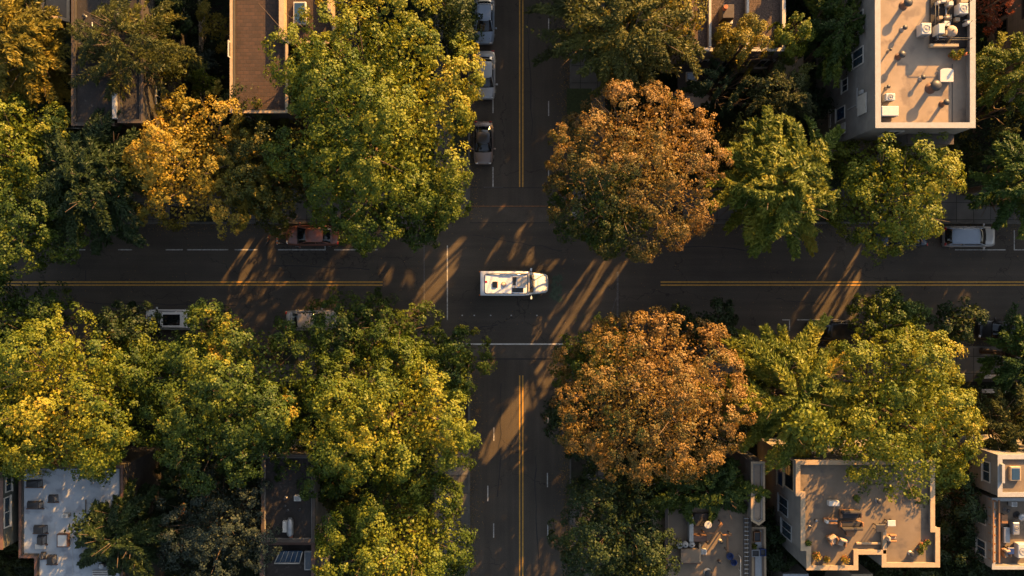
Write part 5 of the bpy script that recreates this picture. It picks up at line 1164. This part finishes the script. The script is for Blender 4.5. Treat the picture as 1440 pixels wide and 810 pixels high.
# thicken crowns where the low sun would otherwise reach the road outside the gaps
def thicken(passes=3):
    g=np.random.default_rng(4); CS=.4; x0,y0,nx,ny=-70,-58,340,240
    kx,ky=SD[0]/SD[2],SD[1]/SD[2]
    gx,gy=np.meshgrid(x0+(np.arange(nx)+.5)*CS,y0+(np.arange(ny)+.5)*CS,indexing='ij')
    road=((gy<Y0+1.5)&(gy>Y1-1.5))|((gx>X0-1.5)&(gx<X1+1.5))
    for (a,b,c,d,h) in ((27,655,172,830,7.7),(368,645,442,810,6.7),(101,-20,200,176,8.7),(325,-10,470,40,9.6)):
        xa,ya=P(a,d,h); xb,yb=P(c,b,h); road|=(gx>xa-kx*h)&(gx<xb-kx*h)&(gy>ya-ky*h)&(gy<yb-ky*h)
    road&=(gx>-66)&(gx<60)
    free=np.zeros_like(road)
    for x,y,hl,hw,z in SH:
        qx=gx-x+kx*z; qy=gy-y+ky*z          # a roof shaft carries on to the ground beyond
        if 0<z<5: continue
        a=qx*SAZ[0]+qy*SAZ[1]; c=np.abs(-qx*SAZ[1]+qy*SAZ[0]); free|=(np.abs(a)<hl+.3)&(c<hw+.3)
    cnt=np.zeros((nx,ny))
    def cast(c,w):
        ix=((c[:,0]-kx*c[:,2]-x0)/CS).astype(int); iy=((c[:,1]-ky*c[:,2]-y0)/CS).astype(int)
        ok=(ix>=0)&(ix<nx)&(iy>=0)&(iy<ny); np.add.at(cnt,(ix[ok],iy[ok]),w)
    for q in CROWNS: c=q['a'][0]; cast(c[~in_gap(c,q['leaf']*.4)],q['leaf']**2/.07)
    cast(shade_wood_c,6)
    for p in range(passes):
        leak=road&~free&(cnt<4.0); X,Y=gx[leak],gy[leak]; 
        if not len(X): break
        best=np.full(len(X),9.0); who=np.full(len(X),-1); at=np.zeros((len(X),3))
        for k,q in enumerate(CROWNS):
            cx,cy,cz=q['ctr']; rx,ry,hu,hd=q['rad']; S=np.array([rx,ry,(hu+hd)/2]); cc=np.array([cx,cy,cz+(hu-hd)/2])
            o=(np.stack([X,Y,np.zeros(len(X))],1)-cc)/S; d=SD/S; t=-(o@d)/(d@d); pt=o+t[:,None]*d; dist=np.sqrt((pt**2).sum(1))
            dist=np.where(t>0,dist+.002*k%1*.1,9); m=dist<best; best[m]=dist[m]; who[m]=k; at[m]=pt[m]*S+cc
        for k in set(who[best<1.02]):
            q=CROWNS[k]; m=(who==k)&(best<1.02); c0=at[m]; per=16
            c=np.repeat(c0,per,0); c=c+g.normal(0,.25,c.shape)+SD*g.uniform(-.8,.8,(len(c),1)); n=len(c)
            u=unit(c-q['ctr']); L=np.full(n,q['leaf'])*g.uniform(.7,1.4,n)
            new=[c,u*.5+g.normal(0,.5,(n,3))+[0,0,.2],g.normal(size=(n,3)),L,L*.7,np.clip(np.median(q['a'][5])+g.normal(-.05,.12,n),0,1)]
            cast(c[~in_gap(c,q['leaf']*.4)],q['leaf']**2/.07)
            q['a']=[np.concatenate([a,b]) for a,b in zip(q['a'],new)]
thicken()
for q in CROWNS: leaf_mesh('crown',*q['a'],q['m'],q['root'],q['loc'])
# undergrowth in the yards: hedges, ivy and ground plants nobody could count
g=np.random.default_rng(77); pts=[]
def under(x0,y0,x1,y1,n,hm=1.2):
    x=g.uniform(x0,x1,n); y=g.uniform(y0,y1,n); X=(x-720)/PPM; Y=(405-y)/PPM
    hh=(.5+.5*np.sin(X*.9+1.3*np.sin(Y*.7))*np.sin(Y*1.1+X*.35)); z=.12+hm*hh**1.5*g.uniform(.4,1,n); pts.append(np.stack([X,Y,z],1))
for a in ((-60,-60,610,262,60000),(855,-60,1500,262,52000),(-60,540,610,880,60000),(855,540,1500,880,56000)): under(*a)
c=np.concatenate(pts)
boxes=[]
for o in list(C.objects):
    if o.name.split('.')[0]=='wall' and o.parent:
        q=np.array([v.co[:] for v in o.data.vertices])+np.array(o.parent.location); boxes.append((q[:,0].min()-.1,q[:,0].max()+.1,q[:,1].min()-.1,q[:,1].max()+.1))
ok=np.ones(len(c),bool)
for a,b,d,e in boxes: ok&=~((c[:,0]>a)&(c[:,0]<b)&(c[:,1]>d)&(c[:,1]<e))
c=c[ok]; n=len(c)
leaf_mesh('undergrowth',c,g.normal(0,.5,(n,3))+[0,0,1],g.normal(size=(n,3)),g.uniform(.12,.3,n),g.uniform(.1,.2,n),np.clip(.4+.3*lowfreq(c,g,.5)+g.normal(0,.12,n),0,1),LM['dark'])
tag(bpy.data.objects['undergrowth'],'dark undergrowth filling the yards between houses and trees','undergrowth',None,'stuff')
# fallen leaves along the kerbs and gutters
n=9000; side=g.integers(0,6,n); u=g.uniform(-46,46,n); off=np.abs(g.normal(0,.5,n))
jn=(side>=3); X=np.where(side<3,u,np.where(side%2==0,X0+off*1.0,X1-off*1.0)); Y=np.where(side<3,np.where(g.random(n)<.5,Y0-off,Y1+off),g.uniform(-28,28,n))
vv=g.uniform(6,28,n)*np.where(g.random(n)<.5,1,-1); Y=np.where(side>=3,vv,Y); Y=np.where((side<3)&(np.abs(X-.75)<7),99,Y); c=np.stack([X,Y,np.full(n,.02)],1); onw=g.random(n)<.45; 
pv=(np.abs(Y-(Y0+Y1)/2)>(Y0-Y1)/2)&((X<X0)|(X>X1)); 
far=np.stack([g.uniform(-46,46,900),g.uniform(Y1,Y0,900),np.full(900,.02)],1); c=np.concatenate([c,far]); n=len(c)
_g=SH; SH=SH[:0]
leaf_mesh('fallen_leaves',c,g.normal(0,.25,(n,3))+[0,0,1],g.normal(size=(n,3)),g.uniform(.05,.11,n),g.uniform(.04,.08,n),g.uniform(0,1,n),LM['brown'])
SH=_g
tag(bpy.data.objects['fallen_leaves'],'scattered fallen leaves along the kerbs','fallen leaves',None,'stuff')
